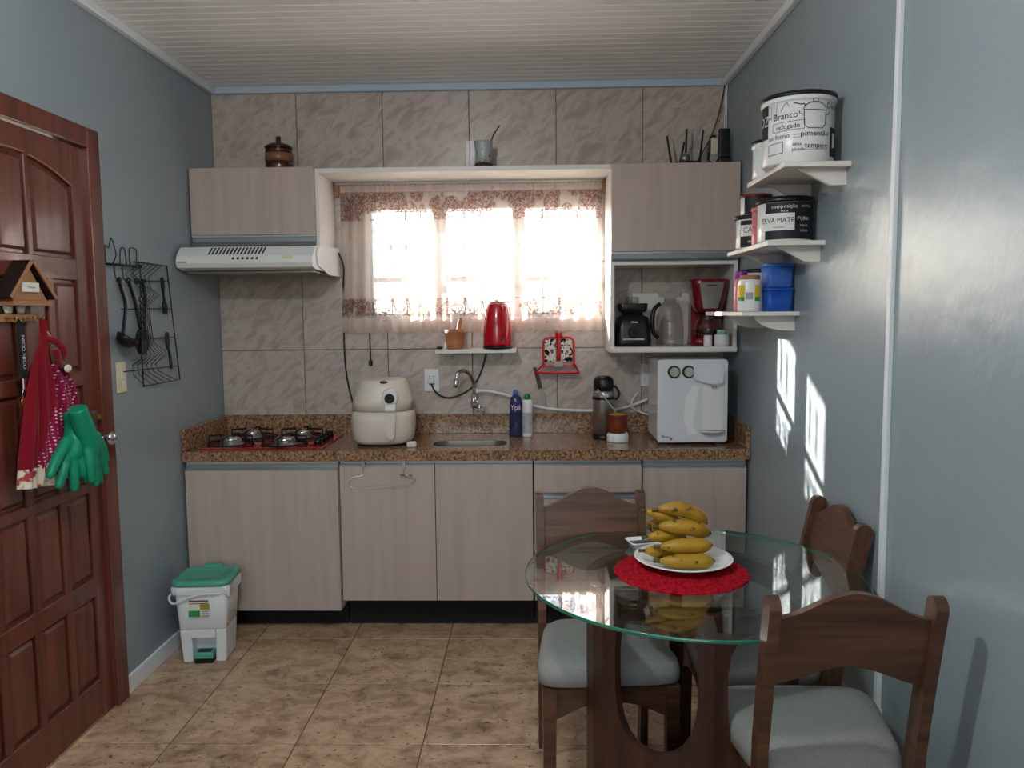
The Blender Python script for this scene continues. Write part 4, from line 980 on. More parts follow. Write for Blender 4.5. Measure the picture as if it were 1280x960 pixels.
# ================================================================== RIGHT WALL SHELVES
def side_shelf(label, y0, y1, x0, z, brs, curved=False):
    t = thing('corner_shelf', label, 'shelf', (W, (y0+y1)/2, z), 0, 'white shelves on the right wall')
    bxo('board', (x0, y0, z-0.016), (W-0.0005, y1, z), WHITE, t, 0.0015)
    for y in brs:
        bm = nb()
        if curved: pl = [(W-0.0005, z-0.0165)]+[(W-0.02-0.13*math.cos(a)*1.0, z-0.0165-0.055*math.sin(a)) for a in [PI/2*k/8 for k in range(9)]]+[(W-0.0005, z-0.072)]
        else: pl = [(W-0.0005, z-0.0165), (W-0.15, z-0.0165), (W-0.05, z-0.068), (W-0.0005, z-0.068)]
        prism(bm, pl, y-0.008, y+0.008, 'xz'); obj('bracket', bm, WHITE, t, True)
    return t
side_shelf('topmost white wall shelf, carrying the big lettered canister', -1.592, -1.166, 2.417, 1.966, (-1.545, -1.23))
side_shelf('middle white wall shelf, carrying the black canisters', -1.39, -0.837, 2.430, 1.742, (-1.335, -0.95))
side_shelf('lowest white wall shelf, carrying the blue tubs', -1.147, -0.53, 2.412, 1.503, (-1.09, -0.70), True)

def canister(label, x, y, z, r, h, bodym, lidm, rimm=None, lid_h=0.02):
    t = thing('canister', label, 'canister', (x, y, z+0.0005))
    bm = nb(); lathe(bm, [(0, 0), (r*0.94, 0), (r*0.975, 0.006), (r*0.975, h-0.002), (0, h-0.002)], 44); b = obj('body', bm, bodym, t)
    if rimm:
        bm = nb(); lathe(bm, [(r*0.976, h-0.016), (r*1.03, h-0.012), (r*1.03, h-0.001), (r*.976, h-0.001)], 44); obj('rim', bm, rimm, t)
    bm = nb(); lathe(bm, [(0, h), (r*1.05, h), (r*1.055, h+lid_h*.3), (r*1.03, h+lid_h), (r*0.9, h+lid_h*1.1), (0, h+lid_h*1.1)], 44); obj('lid', bm, lidm, t)
    return t, b
# top shelf
R1 = 0.113
t, b = canister('big white rice canister with black lettering on the topmost shelf', 2.497, -1.468, 1.966, R1, 0.205, ENAM, BLACK, ENAM, 0.013)
PC = -0.32
def F(z, dphi=0.0, e=0.0012): return on_cyl(R1*0.975, z, PC+dphi, e)
bm = nb()
text_on(bm, 'Branco', 0.029, F(0.145, -0.36), 0.95, 0.03); text_on(bm, 'refogado', 0.021, F(0.112, -0.28), 1.0, 0.03)
text_on(bm, 'ao forno', 0.021, F(0.083, -0.55), 1.0, 0.02); text_on(bm, '::::', 0.024, F(0.083, -0.03)); text_on(bm, 'pimentão', 0.024, F(0.087, 0.5), 1.05, 0.02)
text_on(bm, 'salsa', 0.015, F(0.056, -0.02)); text_on(bm, 'picada', 0.015, F(0.04, 0.02)); text_on(bm, 'tempero', 0.024, F(0.05, 0.55), 0.95)
text_on(bm, 'Doce', 0.026, F(0.172, 1.1)); text_on(bm, '•', 0.03, F(0.145, -0.86))
fn = F(0.15, 0.48)
for pts in ([(0.038*math.cos(PI*k/14), 0.008+0.024*math.sin(PI*k/14)) for k in range(15)], [(-0.038, 0.008), (0.038, 0.008)], [(-0.036, 0.008), (-0.035, -0.035), (-0.022, -0.047), (0.022, -0.047), (0.035, -0.035), (0.036, 0.008)],
            [(-0.009, 0.033), (-0.009, 0.044), (0.009, 0.044), (0.009, 0.033)], [(-0.037, -0.006), (-0.05, -0.002), (-0.05, 0.006)], [(0.037, -0.006), (0.05, -0.002), (0.05, 0.006)]):
    line_on(bm, pts, 0.0022, fn)
fn = F(0.112, -0.28); line_on(bm, [(-0.05, -0.014), (0.05, -0.010), (0.05, 0.017), (-0.05, 0.012), (-0.05, -0.014)], 0.0012, fn)
fn = F(0.047, -0.62); line_on(bm, [(-0.03, -0.017), (0.024, -0.014), (0.024, 0.02), (-0.03, 0.016), (-0.03, -0.017)], 0.0015, fn)
fn = F(0.165, -0.75)
for k in range(4): line_on(bm, [(-0.012+0.008*k, -0.025), (-0.014+0.010*k, 0.02)], 0.0012, fn)
fn = F(0.172, -0.28); line_on(bm, [(-0.01+0.012*math.cos(q), 0.012*math.sin(q*1.5)) for q in [0.5*k for k in range(13)]], 0.0016, fn)
fn = F(0.175, 0.05); line_on(bm, [(-0.02, 0.006), (-0.008, 0.004), (0.002, 0.0), (0.012, 0.002), (0.014, -0.006)], 0.003, fn)
fn = F(0.038, 0.55); line_on(bm, [(-0.04, 0), (0.04, 0.002)], 0.001, fn)
obj('lettering', bm, INKB, b)
bm = nb(); patch_on(bm, -0.05, 0.02, -0.05, 0.055, F(0.135, -1.12, 0.0008), 10); patch_on(bm, -0.022, 0.03, -0.045, 0.045, F(0.065, 1.22, 0.0008), 8); obj('black_panel', bm, INKB, b)
bm = nb(); text_on(bm, 'ARROZ', 0.045, F(0.14, -1.48, 0.0018), 0.85); patch_on(bm, -0.006, 0.012, -0.02, 0.025, F(0.068, 1.18, 0.0018), 4); obj('white_lettering', bm, INKW, b)
t, b = canister('white canister partly hidden behind the big rice canister', 2.492, -1.255, 1.966, 0.080, 0.118, ENAM, BLACK, ENAM, 0.010)
bm = nb()
for k in range(5): text_on(bm, ['açúcar', 'mel', 'doce', 'bolo', 'café'][k], 0.014, on_cyl(0.077, 0.03+0.016*k, -0.75+0.2*(k % 2)))
obj('lettering', bm, INKB, b)
# middle shelf
t, b = canister('black lettered yerba mate canister, largest on the middle shelf', 2.522, -1.272, 1.742, 0.094, 0.134, ENAM, BLACK, None, 0.018)
RB = 0.094*0.975
def FB(z, d=0.0, e=0.001): return on_cyl(RB, z, -0.32+d, e)
bm = nb(); patch_on(bm, -0.068, 0.135, -0.062, 0.062, FB(0.069, 0, 0.0006), 22); bp = obj('black_print', bm, INKB, b)
bm = nb(); patch_on(bm, -0.066, 0.045, -0.028, 0.03, FB(0.065, -0.12, 0.0014), 14); obj('white_label', bm, INKW, b)
bm = nb(); text_on(bm, 'ERVA·MATE', 0.025, FB(0.07, -0.27, 0.0024), 0.88); text_on(bm, 'composição', 0.008, FB(0.048, -0.2, 0.0024)); obj('lettering', bm, INKB, b)
bm = nb(); text_on(bm, 'composição', 0.018, FB(0.117, 0.0, 0.0018)); text_on(bm, 'NATIVA', 0.012, FB(0.117, 0.85, 0.0018)); text_on(bm, 'mate', 0.012, FB(0.102, 0.0, 0.0018)); text_on(bm, 'PURA', 0.019, FB(0.075, 0.72, 0.0018)); text_on(bm, 'FOLHA', 0.010, FB(0.052, 0.75, 0.0018)); text_on(bm, 'SABOR', 0.010, FB(0.035, 0.75, 0.0018)); obj('white_lettering', bm, INKW, b)
t, b = canister('black lettered coffee canister at the far end of the middle shelf', 2.498, -1.0, 1.742, 0.076, 0.112, ENAM, BLACK, None, 0.014)
def FC(z, d=0.0, e=0.001): return on_cyl(0.074, z, -0.28+d, e)
bm = nb(); patch_on(bm, -0.062, 0.11, -0.05, 0.05, FC(0.055, 0, 0.0008), 14); obj('black_print', bm, INKB, b)
bm = nb(); patch_on(bm, -0.06, 0.05, -0.02, 0.022, FC(0.066, 0, 0.0014), 12); obj('white_label', bm, INKW, b)
bm = nb(); text_on(bm, 'CAFÉ', 0.030, FC(0.068, -0.22, 0.002), 0.9); obj('lettering', bm, INKB, b)
bm = nb(); text_on(bm, 'moído', 0.016, FC(0.026, -0.1, 0.0018)); obj('white_lettering', bm, INKW, b)
t, b = canister('small black canister with a red lid stacked on the coffee canister', 2.497, -1.0, 1.742+0.112+0.0155, 0.059, 0.068, ENAM, REDC, None, 0.009)
bm = nb(); patch_on(bm, -0.05, 0.10, -0.034, 0.034, on_cyl(0.058, 0.037, -0.2, 0.0008), 16); obj('black_print', bm, INKB, b)
bm = nb(); text_on(bm, 'chá', 0.014, on_cyl(0.058, 0.03, 0.1, 0.0018)); obj('white_lettering', bm, INKW, b)
canister('narrow pinkish canister squeezed between coffee and yerba mate canisters', 2.492, -1.128, 1.742, 0.044, 0.128, PINK, PINK, None, 0.012)
# lowest shelf
ZS = 1.5035
jt = thing('spice_jar', 'white jar with a yellow and green label on the lowest shelf', 'jar', (2.463, -1.055, ZS))
bm = nb(); lathe(bm, [(0, 0), (0.042, 0), (0.045, 0.005), (0.045, 0.105), (0.04, 0.118), (0.036, 0.122), (0, 0.122)], 32); b = obj('jar_body', bm, WPL, jt)
bm = nb(); lathe(bm, [(0, 0.1225), (0.038, 0.1225), (0.038, 0.134), (0.035, 0.137), (0, 0.137)], 28); obj('lid', bm, KHOUSE, jt)
for q0, q1 in ((-0.05, -0.016), (0.022, 0.045)):
    bm = nb(); patch_on(bm, q0, q1, -0.01, 0.035, on_cyl(0.045, 0.065, -0.3), 6); obj('yellow_print', bm, YEL, b)
for q0, q1 in ((-0.05, -0.016), (0.022, 0.045)):
    bm = nb(); patch_on(bm, q0, q1, -0.025, -0.01, on_cyl(0.045, 0.065, -0.3), 6); obj('green_print', bm, GRNP, b)
bm = nb(); patch_on(bm, -0.012, 0.014, -0.014, 0.012, on_cyl(0.045, 0.06, -0.3), 4); obj('grey_print', bm, GREYP, b)
pj = thing('spice_bottle', 'small bottle with a purple cap behind the yellow labelled jar', 'bottle', (2.462, -0.935, ZS))
bm = nb(); lathe(bm, [(0, 0), (0.026, 0), (0.027, 0.004), (0.027, 0.12), (0.022, 0.13), (0, 0.13)], 20); obj('bottle_body', bm, PINK, pj)
bm = nb(); lathe(bm, [(0, 0.1305), (0.024, 0.1305), (0.024, 0.155), (0.02, 0.159), (0, 0.159)], 20); obj('cap', bm, PURP, pj)
t, b = canister('white canister with a black lid behind the blue tubs', 2.549, -0.862, ZS-0.0005, 0.066, 0.156, ENAM, BLACK, None, 0.012)
bm = nb(); patch_on(bm, -0.03, 0.08, -0.06, 0.03, on_cyl(0.064, 0.09, -0.3, 0.001), 10); obj('black_print', bm, INKB, b)
def tub(z, mt, label):
    t = thing('storage_tub', label, 'tub', (2.566, -1.055, z), 0, 'blue plastic tubs on the lowest shelf')
    bm = nb(); loft(bm, [[(a, b, zz) for a, b in rrect(-h, h, -h, h, 0.016, 5)] for h, zz in ((0.044, 0.0), (0.047, 0.004), (0.0505, 0.076))]); obj('tub_body', bm, mt, t)
    bm = nb(); loft(bm, [[(a, b, zz) for a, b in rrect(-h, h, -h, h, 0.018, 5)] for h, zz in ((0.053, 0.0765), (0.0535, 0.086), (0.050, 0.0895))]); obj('tub_lid', bm, mt, t)
tub(ZS, BLUEP, 'deep blue lower tub of the stacked pair on the lowest shelf')
tub(ZS+0.09, BLUEL, 'paler blue upper tub of the stacked pair on the lowest shelf')

# ================================================================== LEFT WALL RACK AND UTENSILS
rk = thing('wire_plate_rack', 'black wire wall rack with zigzag wires, a fork and a knife figure', 'rack', (0.0, -0.75, 1.21))
bm = nb(); X = 0.012
FRM = [(-0.899, 1.73), (-0.606, 1.73), (-0.529, 1.217), (-0.869, 1.217), (-0.872, 1.367)]
tube(bm, [(X, a, b) for a, b in FRM], 0.0028, 6)
for q in ([(-0.861, 1.654), (-0.596, 1.664)], [(-1.013, 1.537), (-0.573, 1.541)], [(-1.019, 1.416), (-0.559, 1.412)], [(-1.022, 1.29), (-0.551, 1.281)]): tube(bm, [(X, a, b) for a, b in q], 0.0022, 6)
obj('rack_frame', bm, BLACK, rk, True)
z0 = [(-0.846, 1.73), (-0.977, 1.675), (-0.867, 1.627), (-0.832, 1.598), (-0.872, 1.556), (-0.863, 1.397), (-0.832, 1.345), (-0.958, 1.311), (-0.952, 1.27), (-0.866, 1.221)]
z1 = [(-0.659, 1.729), (-0.789, 1.672), (-0.778, 1.63), (-0.695, 1.597), (-0.801, 1.557), (-0.773, 1.401), (-0.66, 1.348), (-0.764, 1.302), (-0.742, 1.273), (-0.571, 1.218)]
for k in range(6):
    s = k/5; bm = nb()
    tube(bm, [(X+0.004, a[0]+(b[0]-a[0])*s, a[1]+(b[1]-a[1])*s) for a, b in zip(z0, z1)], 0.0017, 5); obj('zigzag_wire', bm, BLACK, rk, True)
bm = nb(); x0, x1 = 0.016, 0.022
prism(bm, [(-0.682, 1.672), (-0.672, 1.678), (-0.662, 1.672), (-0.655, 1.635), (-0.661, 1.60), (-0.654, 1.573), (-0.640, 1.562), (-0.634, 1.545), (-0.638, 1.54), (-0.67, 1.54), (-0.681, 1.548), (-0.676, 1.565), (-0.667, 1.578), (-0.669, 1.60), (-0.68, 1.635)], x0, x1, 'yz')
for k in range(4): box(bm, (x0, -0.675+0.0105*k, 1.517), (x1, -0.67+0.0105*k, 1.541))
obj('fork_figure', bm, BLACK, rk, True)
bm = nb(); prism(bm, [(-0.664, 1.432), (-0.65, 1.438), (-0.637, 1.43), (-0.632, 1.395), (-0.638, 1.36), (-0.632, 1.355), (-0.616, 1.30), (-0.617, 1.275), (-0.63, 1.272), (-0.636, 1.30), (-0.645, 1.355), (-0.655, 1.365), (-0.668, 1.395)], x0, x1, 'yz'); obj('knife_figure', bm, BLACK, rk, True)
ur = thing('utensil_rail', 'black wire utensil rail with hooks and wire teapot outlines', 'rail', (0.0, -1.0, 1.71))
bm = nb(); tube(bm, [(0.02, -1.105, 1.708), (0.02, -0.863, 1.712)], 0.005, 8); sphere(bm, (0.02, -0.863, 1.712), 0.009)
for y in (-1.09, -0.875): tube(bm, [(0.0005, y, 1.71), (0.02, y, 1.71)], 0.004, 6)
obj('bar', bm, BLACK, ur, True)
for pts in ([(-1.124, 1.712), (-1.124, 1.775), (-1.099, 1.77), (-1.077, 1.81), (-1.051, 1.767), (-1.049, 1.742), (-1.074, 1.712)], [(-1.02, 1.712), (-1.012, 1.771), (-0.981, 1.774), (-0.97, 1.712)], [(-0.941, 1.712), (-0.945, 1.77), (-0.93, 1.783), (-0.90, 1.783), (-0.886, 1.772), (-0.892, 1.712)]):
    bm = nb(); tube(bm, smooth_path([(0.02, a, b) for a, b in pts], 4), 0.0024, 6); obj('outline_wire', bm, BLACK, ur, True)
HK = [-1.074, -1.014, -0.93, -0.872]
for y in HK:
    bm = nb(); tube(bm, smooth_path([(0.024, y, 1.709), (0.026, y, 1.67), (0.03, y, 1.655), (0.04, y, 1.65), (0.046, y, 1.66)], 4), 0.003, 6); obj('hook', bm, BLACK, ur, True)
def utensil(name, label, y, path, wr, head, group='black utensils on the wall rail'):
    t = thing(name, label, 'utensil', (0.038, y, 1.40), 0, group)
    bm = nb(); tube(bm, smooth_path(path, 4), wr, 8, flat=0.5); tube(bm, [(0.038+0.009*math.cos(q), path[0][1], path[0][2]+0.009*math.sin(q)) for q in [2*PI*k/10 for k in range(10)]], 0.003, 6, closed=True); obj('handle', bm, BLACK, t, True)
    bm = nb(); head(bm); obj('head', bm, BLACK, t, True)
def ladle_head(bm):
    pr = [(0.0, -0.045), (0.02, -0.042), (0.036, -0.028), (0.043, -0.005), (0.042, 0.0), (0.034, -0.024), (0.019, -0.038), (0, -0.041)]
    lathe(bm, pr, 24); bmesh.ops.transform(bm, matrix=Matrix.Translation((0.055, -1.055, 1.43)) @ Matrix.Rotation(0.5, 4, 'Y') @ Matrix.Rotation(-0.25, 4, 'X'), verts=bm.verts)
utensil('ladle', 'black ladle hanging leftmost on the utensil rail', -1.074, [(0.038, -1.072, 1.648), (0.040, -1.055, 1.604), (0.042, -1.038, 1.55), (0.042, -1.052, 1.49), (0.045, -1.075, 1.44)], 0.0075, ladle_head)
def skim_head(bm):
    n = 28
    outer = [(-0.945+0.05*math.cos(2*PI*k/n), 1.405+0.055*math.sin(2*PI*k/n)) for k in range(n)]; inner = [(-0.945+0.040*math.cos(2*PI*k/n), 1.405+0.045*math.sin(2*PI*k/n)) for k in range(n)]
    ring_prism(bm, outer, inner, 0.05, 0.056, 'yz')
    for k in range(-3, 4):
        h = 0.042*math.sqrt(max(0, 1-(k/3.6)**2)); box(bm, (0.0505, -0.945+0.0115*k-0.0035, 1.405-h), (0.0555, -0.945+0.0115*k+0.0035, 1.405+h))
utensil('skimmer', 'black skimmer hanging between the ladle and the spoon on the rail', -1.014, [(0.038, -1.0, 1.648), (0.042, -0.975, 1.59), (0.046, -0.962, 1.54), (0.052, -0.95, 1.455)], 0.008, skim_head)
def masher_head(bm):
    for k in range(7):
        z = 1.575-0.026*k; tube(bm, [(0.066, -0.956+0.016*math.cos(q), z+0.012*math.sin(q)) for q in [2*PI*j/10 for j in range(10)]], 0.0035, 5, closed=True)
    box(bm, (0.062, -0.975, 1.36), (0.068, -0.937, 1.41), 0.002)
utensil('openwork_spatula', 'black openwork spatula hanging in front of the skimmer', -0.985, [(0.050, -0.93, 1.65), (0.058, -0.945, 1.62), (0.064, -0.955, 1.59)], 0.007, masher_head)
def spoon_head(bm):
    sphere(bm, (0, 0, 0), 1, 0.009, 0.032, 0.001, 16, 10)
    bm2 = None
    for v in bm.verts: v.co = Vector((v.co.x+0.046, v.co.y-0.905, v.co.z*42+1.415)) if False else Vector((v.co.x+0.046, v.co.y-0.895, v.co.z*45+1.41))
utensil('serving_spoon', 'black serving spoon hanging rightmost on the utensil rail', -0.872, [(0.038, -0.885, 1.65), (0.042, -0.88, 1.608), (0.044, -0.878, 1.55), (0.045, -0.888, 1.48), (0.046, -0.895, 1.445)], 0.0075, spoon_head)

# ================================================================== HANGING ON THE DOOR
kh = thing('key_house', 'small wooden house shaped key holder with dark roof on the door', 'key holder', (0.0, -1.64, 1.49))
bm = nb(); prism(bm, [(-1.715, 1.562), (-1.545, 1.562), (-1.63, 1.668)], 0.0005, 0.046, 'yz'); obj('back_board', bm, KHOUSE, kh, True)
for s in (-1, 1):
    bm = nb(); a = Vector((0, -1.63, 1.682)); b_ = Vector((0, -1.63+s*0.11, 1.566)); n = Vector((0, (b_-a).z, -(b_-a).y)).normalized()*s
    q = [a, b_, b_-n*0.010, a-n*0.010]; Q = q
    if True:
        A = [bm.verts.new((0.001, p.y, p.z)) for p in q]; B = [bm.verts.new((0.058, p.y, p.z)) for p in q]
        bm.faces.new(A); bm.faces.new(B[::-1])
        for i in range(4): bm.faces.new((A[i], B[i], B[(i+1) % 4], A[(i+1) % 4]))
    ro_ = obj('roof_board', bm, DWOOD, kh, True)
    bm = nb(); A = [bm.verts.new((0.0582, p.y, p.z)) for p in Q]; B = [bm.verts.new((0.063, p.y, p.z)) for p in Q]
    bm.faces.new(A); bm.faces.new(B[::-1])
    for i in range(4): bm.faces.new((A[i], B[i], B[(i+1) % 4], A[(i+1) % 4]))
    obj('roof_edge', bm, KHOUSE, kh, True)
bxo('shelf_board', (0.001, -1.725, 1.545), (0.058, -1.535, 1.561), KHOUSE, kh, 0.002)
bxo('sign', (0.0465, -1.672, 1.588), (0.052, -1.59, 1.618), PAPER, kh, 0.001)
bm = nb(); line_on(bm, [(-0.02, 0), (-0.012, 0.004), (-0.006, -0.002), (0.002, 0.003), (0.008, -0.002), (0.02, 0.001)], 0.002, lambda a, b: (0.0526, -1.631+a, 1.603+b)); obj('scribble', bm, INKB, kh, True)
bxo('hook_board', (0.001, -1.74, 1.495), (0.018, -1.555, 1.52), KHOUSE, kh, 0.002)
bxo('neck_board', (0.0005, -1.72, 1.52), (0.006, -1.57, 1.545), DWOOD, kh)
for k in range(2):
    bm = nb(); loft(bm, [[(0.012+0.010*math.cos(q)*s, -1.69+0.06*k+0.020*math.sin(q)*s, z) for q in [2*PI*j/14 for j in range(14)]] for s, z in ((0.7, 1.522), (1.0, 1.544))]); obj('tiny_pot', bm, PAPER, kh, True)
for y in (-1.715, -1.675, -1.625, -1.58):
    bm = nb(); tube(bm, smooth_path([(0.018, y, 1.508), (0.035, y, 1.505), (0.045, y, 1.495), (0.052, y, 1.50), (0.054, y, 1.51)], 3), 0.0035, 6); obj('hook', bm, GOLD, kh, True)
ld = thing('lanyard', 'black key lanyard with white letters and a brass key', 'lanyard', (0.04, -1.668, 1.25))
bm = nb(); loft(bm, [[(0.036+dx, y+dy, z) for dx, dy in ((-0.002, -0.016), (0.002, -0.016), (0.002, 0.016), (-0.002, 0.016))] for y, z in ((-1.672, 1.503), (-1.668, 1.42), (-1.675, 1.32))], True, False); obj('strap', bm, BLACKM, ld, True)
bm = nb(); text_on(bm, 'NICO NICO', 0.02, lambda a, b: (0.0388, -1.668-b, 1.415-a) if False else (0.0388, -1.669+b, 1.40-a)); obj('lettering', bm, INKW, ld, True)
bm = nb(); box(bm, (0.034, -1.682, 1.282), (0.040, -1.668, 1.32), 0.002); tube(bm, [(0.037, -1.675+0.012*math.cos(q), 1.27+0.012*math.sin(q)) for q in [2*PI*k/12 for k in range(12)]], 0.002, 6, closed=True); obj('clip', bm, CHROME, ld, True)
bm = nb(); cyl(bm, (0.034, -1.678, 1.245), (0.038, -1.678, 1.245), 0.015, seg=16); box(bm, (0.034, -1.683, 1.19), (0.038, -1.673, 1.235)); obj('key', bm, GOLD, ld, True)

# red kitchen cloth gathered on the hook
ap = thing('hanging_apron', 'red kitchen apron with a dotted skirt gathered on the door hook', 'apron', (0.04, -1.59, 1.21))
LE = [(1.505, -1.592), (1.432, -1.60), (1.40, -1.627), (1.345, -1.652), (1.28, -1.672), (1.20, -1.69), (1.16, -1.70), (1.066, -1.725), (1.03, -1.733), (0.98, -1.745)]
RE = [(1.505, -1.575), (1.432, -1.568), (1.40, -1.535), (1.345, -1.49), (1.28, -1.435), (1.20, -1.41), (1.16, -1.405), (1.066, -1.42), (1.03, -1.43), (0.98, -1.45)]
def interp(T, z):
    for (z0_, a), (z1_, b) in zip(T, T[1:]):
        if z0_ >= z >= z1_: return a+(b-a)*(z0_-z)/(z0_-z1_)
    return T[-1][1] if z < T[-1][0] else T[0][1]
def cloth(bm, zt, zb, ua, ub, nz=40, nu=44, off=0.0, uv=None):
    G = []
    for j in range(nz+1):
        row = []
        for i in range(nu+1):
            u = ua(j/nz)+(ub(j/nz)-ua(j/nz))*i/nu
            z = zt+(zb-zt)*j/nz
            zz = z-0.012*math.sin(u*PI)*(1-0) if j == nz else z
            y = interp(LE, z)+(interp(RE, z)-interp(LE, z))*u
            wd = interp(RE, z)-interp(LE, z); g = min(1, wd/0.22)
            x = 0.045+0.012*g*math.sin(u*2*PI*3.5+z*5)+0.006*g*math.sin(u*2*PI*9+z*9)+0.02*math.sin(u*PI)+off
            row.append((bm.verts.new((x, y, zz)), (y, z)))
        G.append(row)
    for j in range(nz):
        for i in range(nu):
            q = [G[j][i], G[j+1][i], G[j+1][i+1], G[j][i+1]]
            f = bm.faces.new([v for v, _ in q]); f.smooth = True
            if uv:
                for lp, (_, c) in zip(f.loops, q): lp[uv].uv = c
split = lambda z: 0.27+0.25*max(0, (z-1.06)/0.4)
bm = nb(); cloth(bm, 1.50, 1.03, lambda t: 0, lambda t: split(1.50-0.47*t)); obj('red_bib', bm, REDCLOTH, ap, True)
bm = nb(); uvl = bm.loops.layers.uv.new('UVMap'); cloth(bm, 1.355, 1.02, lambda t: split(1.355-0.335*t), lambda t: 1, uv=uvl); obj('dotted_skirt', bm, DOTS, ap, True, 'magenta skirt with white dots')
bm = nb(); cloth(bm, 1.035, 0.978, lambda t: 0, lambda t: 1, 8, 44); obj('printed_hem', bm, PRINTC, ap, True, 'cream printed hem')
bm = nb(); tube(bm, smooth_path([(0.05, -1.585, 1.44), (0.075, -1.56, 1.43), (0.085, -1.535, 1.40), (0.075, -1.53, 1.375), (0.07, -1.55, 1.38), (0.078, -1.565, 1.40), (0.072, -1.545, 1.36), (0.065, -1.51, 1.35)], 5), [0.012]*35+[0.008], 10); obj('knotted_strap', bm, REDCLOTH, ap, True)
bm = nb(); tube(bm, smooth_path([(0.048, -1.584, 1.505), (0.05, -1.588, 1.47), (0.052, -1.585, 1.435)], 4), 0.007, 8); obj('neck_loop', bm, REDCLOTH, ap, True)
bm = nb(); sphere(bm, (0.078, -1.505, 1.337), 0.017, 0.35, 1.2, 0.75); obj('white_patch', bm, PAPER, ap, True)
bm = nb(); tube(bm, smooth_path([(0.05, -1.575, 1.47), (0.055, -1.56, 1.445), (0.06, -1.545, 1.42)], 4), 0.006, 8); cyl(bm, (0.056, -1.552, 1.43), (0.06, -1.552, 1.43), 0.016, seg=14); solo('brass_key_tag', bm, GOLD, 'brass key tag hanging at the top of the red apron', 'key tag', None, (0.058, -1.555, 1.44))

# green rubber gloves over the cloth
def glove(label, palm, fingers, seedx):
    bm = nb()
    for pth, rr in [palm]+fingers:
        P = smooth_path(pth, 5); n = len(P)
        rad = []
        for k in range(n):
            s = k/(n-1)*(len(rr)-1); i = min(int(s), len(rr)-2); rad.append(rr[i]+(rr[i+1]-rr[i])*(s-i))
        tube(bm, P, rad, 12, flat=1.0)
        sphere(bm, P[-1], rad[-1]*0.98)
    o = solo('rubber_glove', bm, RUBBER, label, 'glove', 'green rubber gloves on the door')
    rm = o.modifiers.new('remesh', 'REMESH'); rm.mode = 'VOXEL'; rm.voxel_size = 0.0045; rm.use_smooth_shade = True
    sm = o.modifiers.new('smooth', 'SMOOTH'); sm.factor = 0.5; sm.iterations = 3
    return o
X = 0.105
glove('left green rubber glove hanging over the red apron, fingers spread down', ([(X-.01, -1.525, 1.195), (X, -1.53, 1.15), (X+.005, -1.545, 1.10), (X+.005, -1.565, 1.06), (X, -1.575, 1.045)], [0.03, 0.032, 0.036, 0.034, 0.026]),
      [([(X, -1.575, 1.105), (X, -1.635, 1.06), (X, -1.682, 1.012)], [0.021, 0.018, 0.014]),
       ([(X, -1.59, 1.06), (X+.004, -1.617, 1.012), (X, -1.638, 0.968)], [0.019, 0.0165, 0.0135]),
       ([(X+.01, -1.57, 1.05), (X+.014, -1.575, 1.0), (X+.01, -1.572, 0.945)], [0.02, 0.018, 0.0145]),
       ([(X+.012, -1.55, 1.06), (X+.02, -1.532, 1.01), (X+.02, -1.515, 0.96)], [0.019, 0.017, 0.0135]),
       ([(X+.005, -1.56, 1.08), (X+.028, -1.552, 1.03), (X+.03, -1.545, 0.985)], [0.018, 0.016, 0.013])], 1)
X = 0.145
glove('right green rubber glove hanging over the red apron, nearest the door knob', ([(X, -1.580, 1.212), (X, -1.565, 1.177), (X, -1.540, 1.122), (X, -1.520, 1.072), (X, -1.510, 1.052)], [0.03, 0.032, 0.034, 0.034, 0.026]),
      [([(X, -1.495, 1.092), (X, -1.460, 1.032), (X, -1.435, 0.972)], [0.02, 0.018, 0.015]),
       ([(X, -1.505, 1.062), (X, -1.490, 1.007), (X, -1.470, 0.947)], [0.019, 0.016, 0.0125]),
       ([(X+.005, -1.525, 1.062), (X+.01, -1.520, 0.997), (X+.01, -1.515, 0.947)], [0.019, 0.016, 0.0125]),
       ([(X+.005, -1.540, 1.072), (X+.012, -1.545, 1.022), (X+.012, -1.543, 0.967)], [0.018, 0.016, 0.0125]),
       ([(X, -1.490, 1.112), (X+.002, -1.450, 1.062), (X, -1.427, 1.012)], [0.018, 0.016, 0.013])], 2)

# ================================================================== PEDAL BIN
bn = thing('pedal_bin', 'white pedal bin with a green lid and a bag edge by the cabinet', 'bin', (0.188, -0.745, 0.0), 0.08); bn.scale = (0.94, 0.94, 0.92)
def bl_(hw, hd_, z, r): return [(a, b, z) for a, b in rrect(-hw, hw, -hd_, hd_, r, 5)]
bm = nb(); loft(bm, [bl_(0.104, 0.086, 0.165, 0.012), bl_(0.107, 0.089, 0.169, 0.014), bl_(0.122, 0.104, 0.37, 0.03), bl_(0.12, 0.102, 0.372, 0.03)]); obj('bucket', bm, WPL, bn)
bm = nb()
for s in (-1, 1): box(bm, (s*0.1065, -0.0885, 0.0), (s*0.055, 0.088, 0.1645), 0.010, 2)
box(bm, (-0.056, -0.0875, 0.122), (0.056, 0.087, 0.1645), 0.002); box(bm, (-0.056, -0.03, 0.0), (0.056, 0.088, 0.123), 0.004)
for v in bm.verts: q = 0.92+0.08*v.co.z/0.165; v.co.x *= q; v.co.y *= q
obj('lower_shell', bm, WPL, bn)
bm = nb(); box(bm, (-0.046, -0.094, 0.022), (0.046, -0.032, 0.052), 0.006, 2); obj('pedal', bm, GREENB, bn)
bm = nb(); box(bm, (-0.030, -0.08, 0.0525), (0.030, -0.05, 0.056), 0.002); box(bm, (-0.04, -0.09, 0.0), (0.04, -0.04, 0.021)); obj('pedal_pad', bm, BLACK, bn)
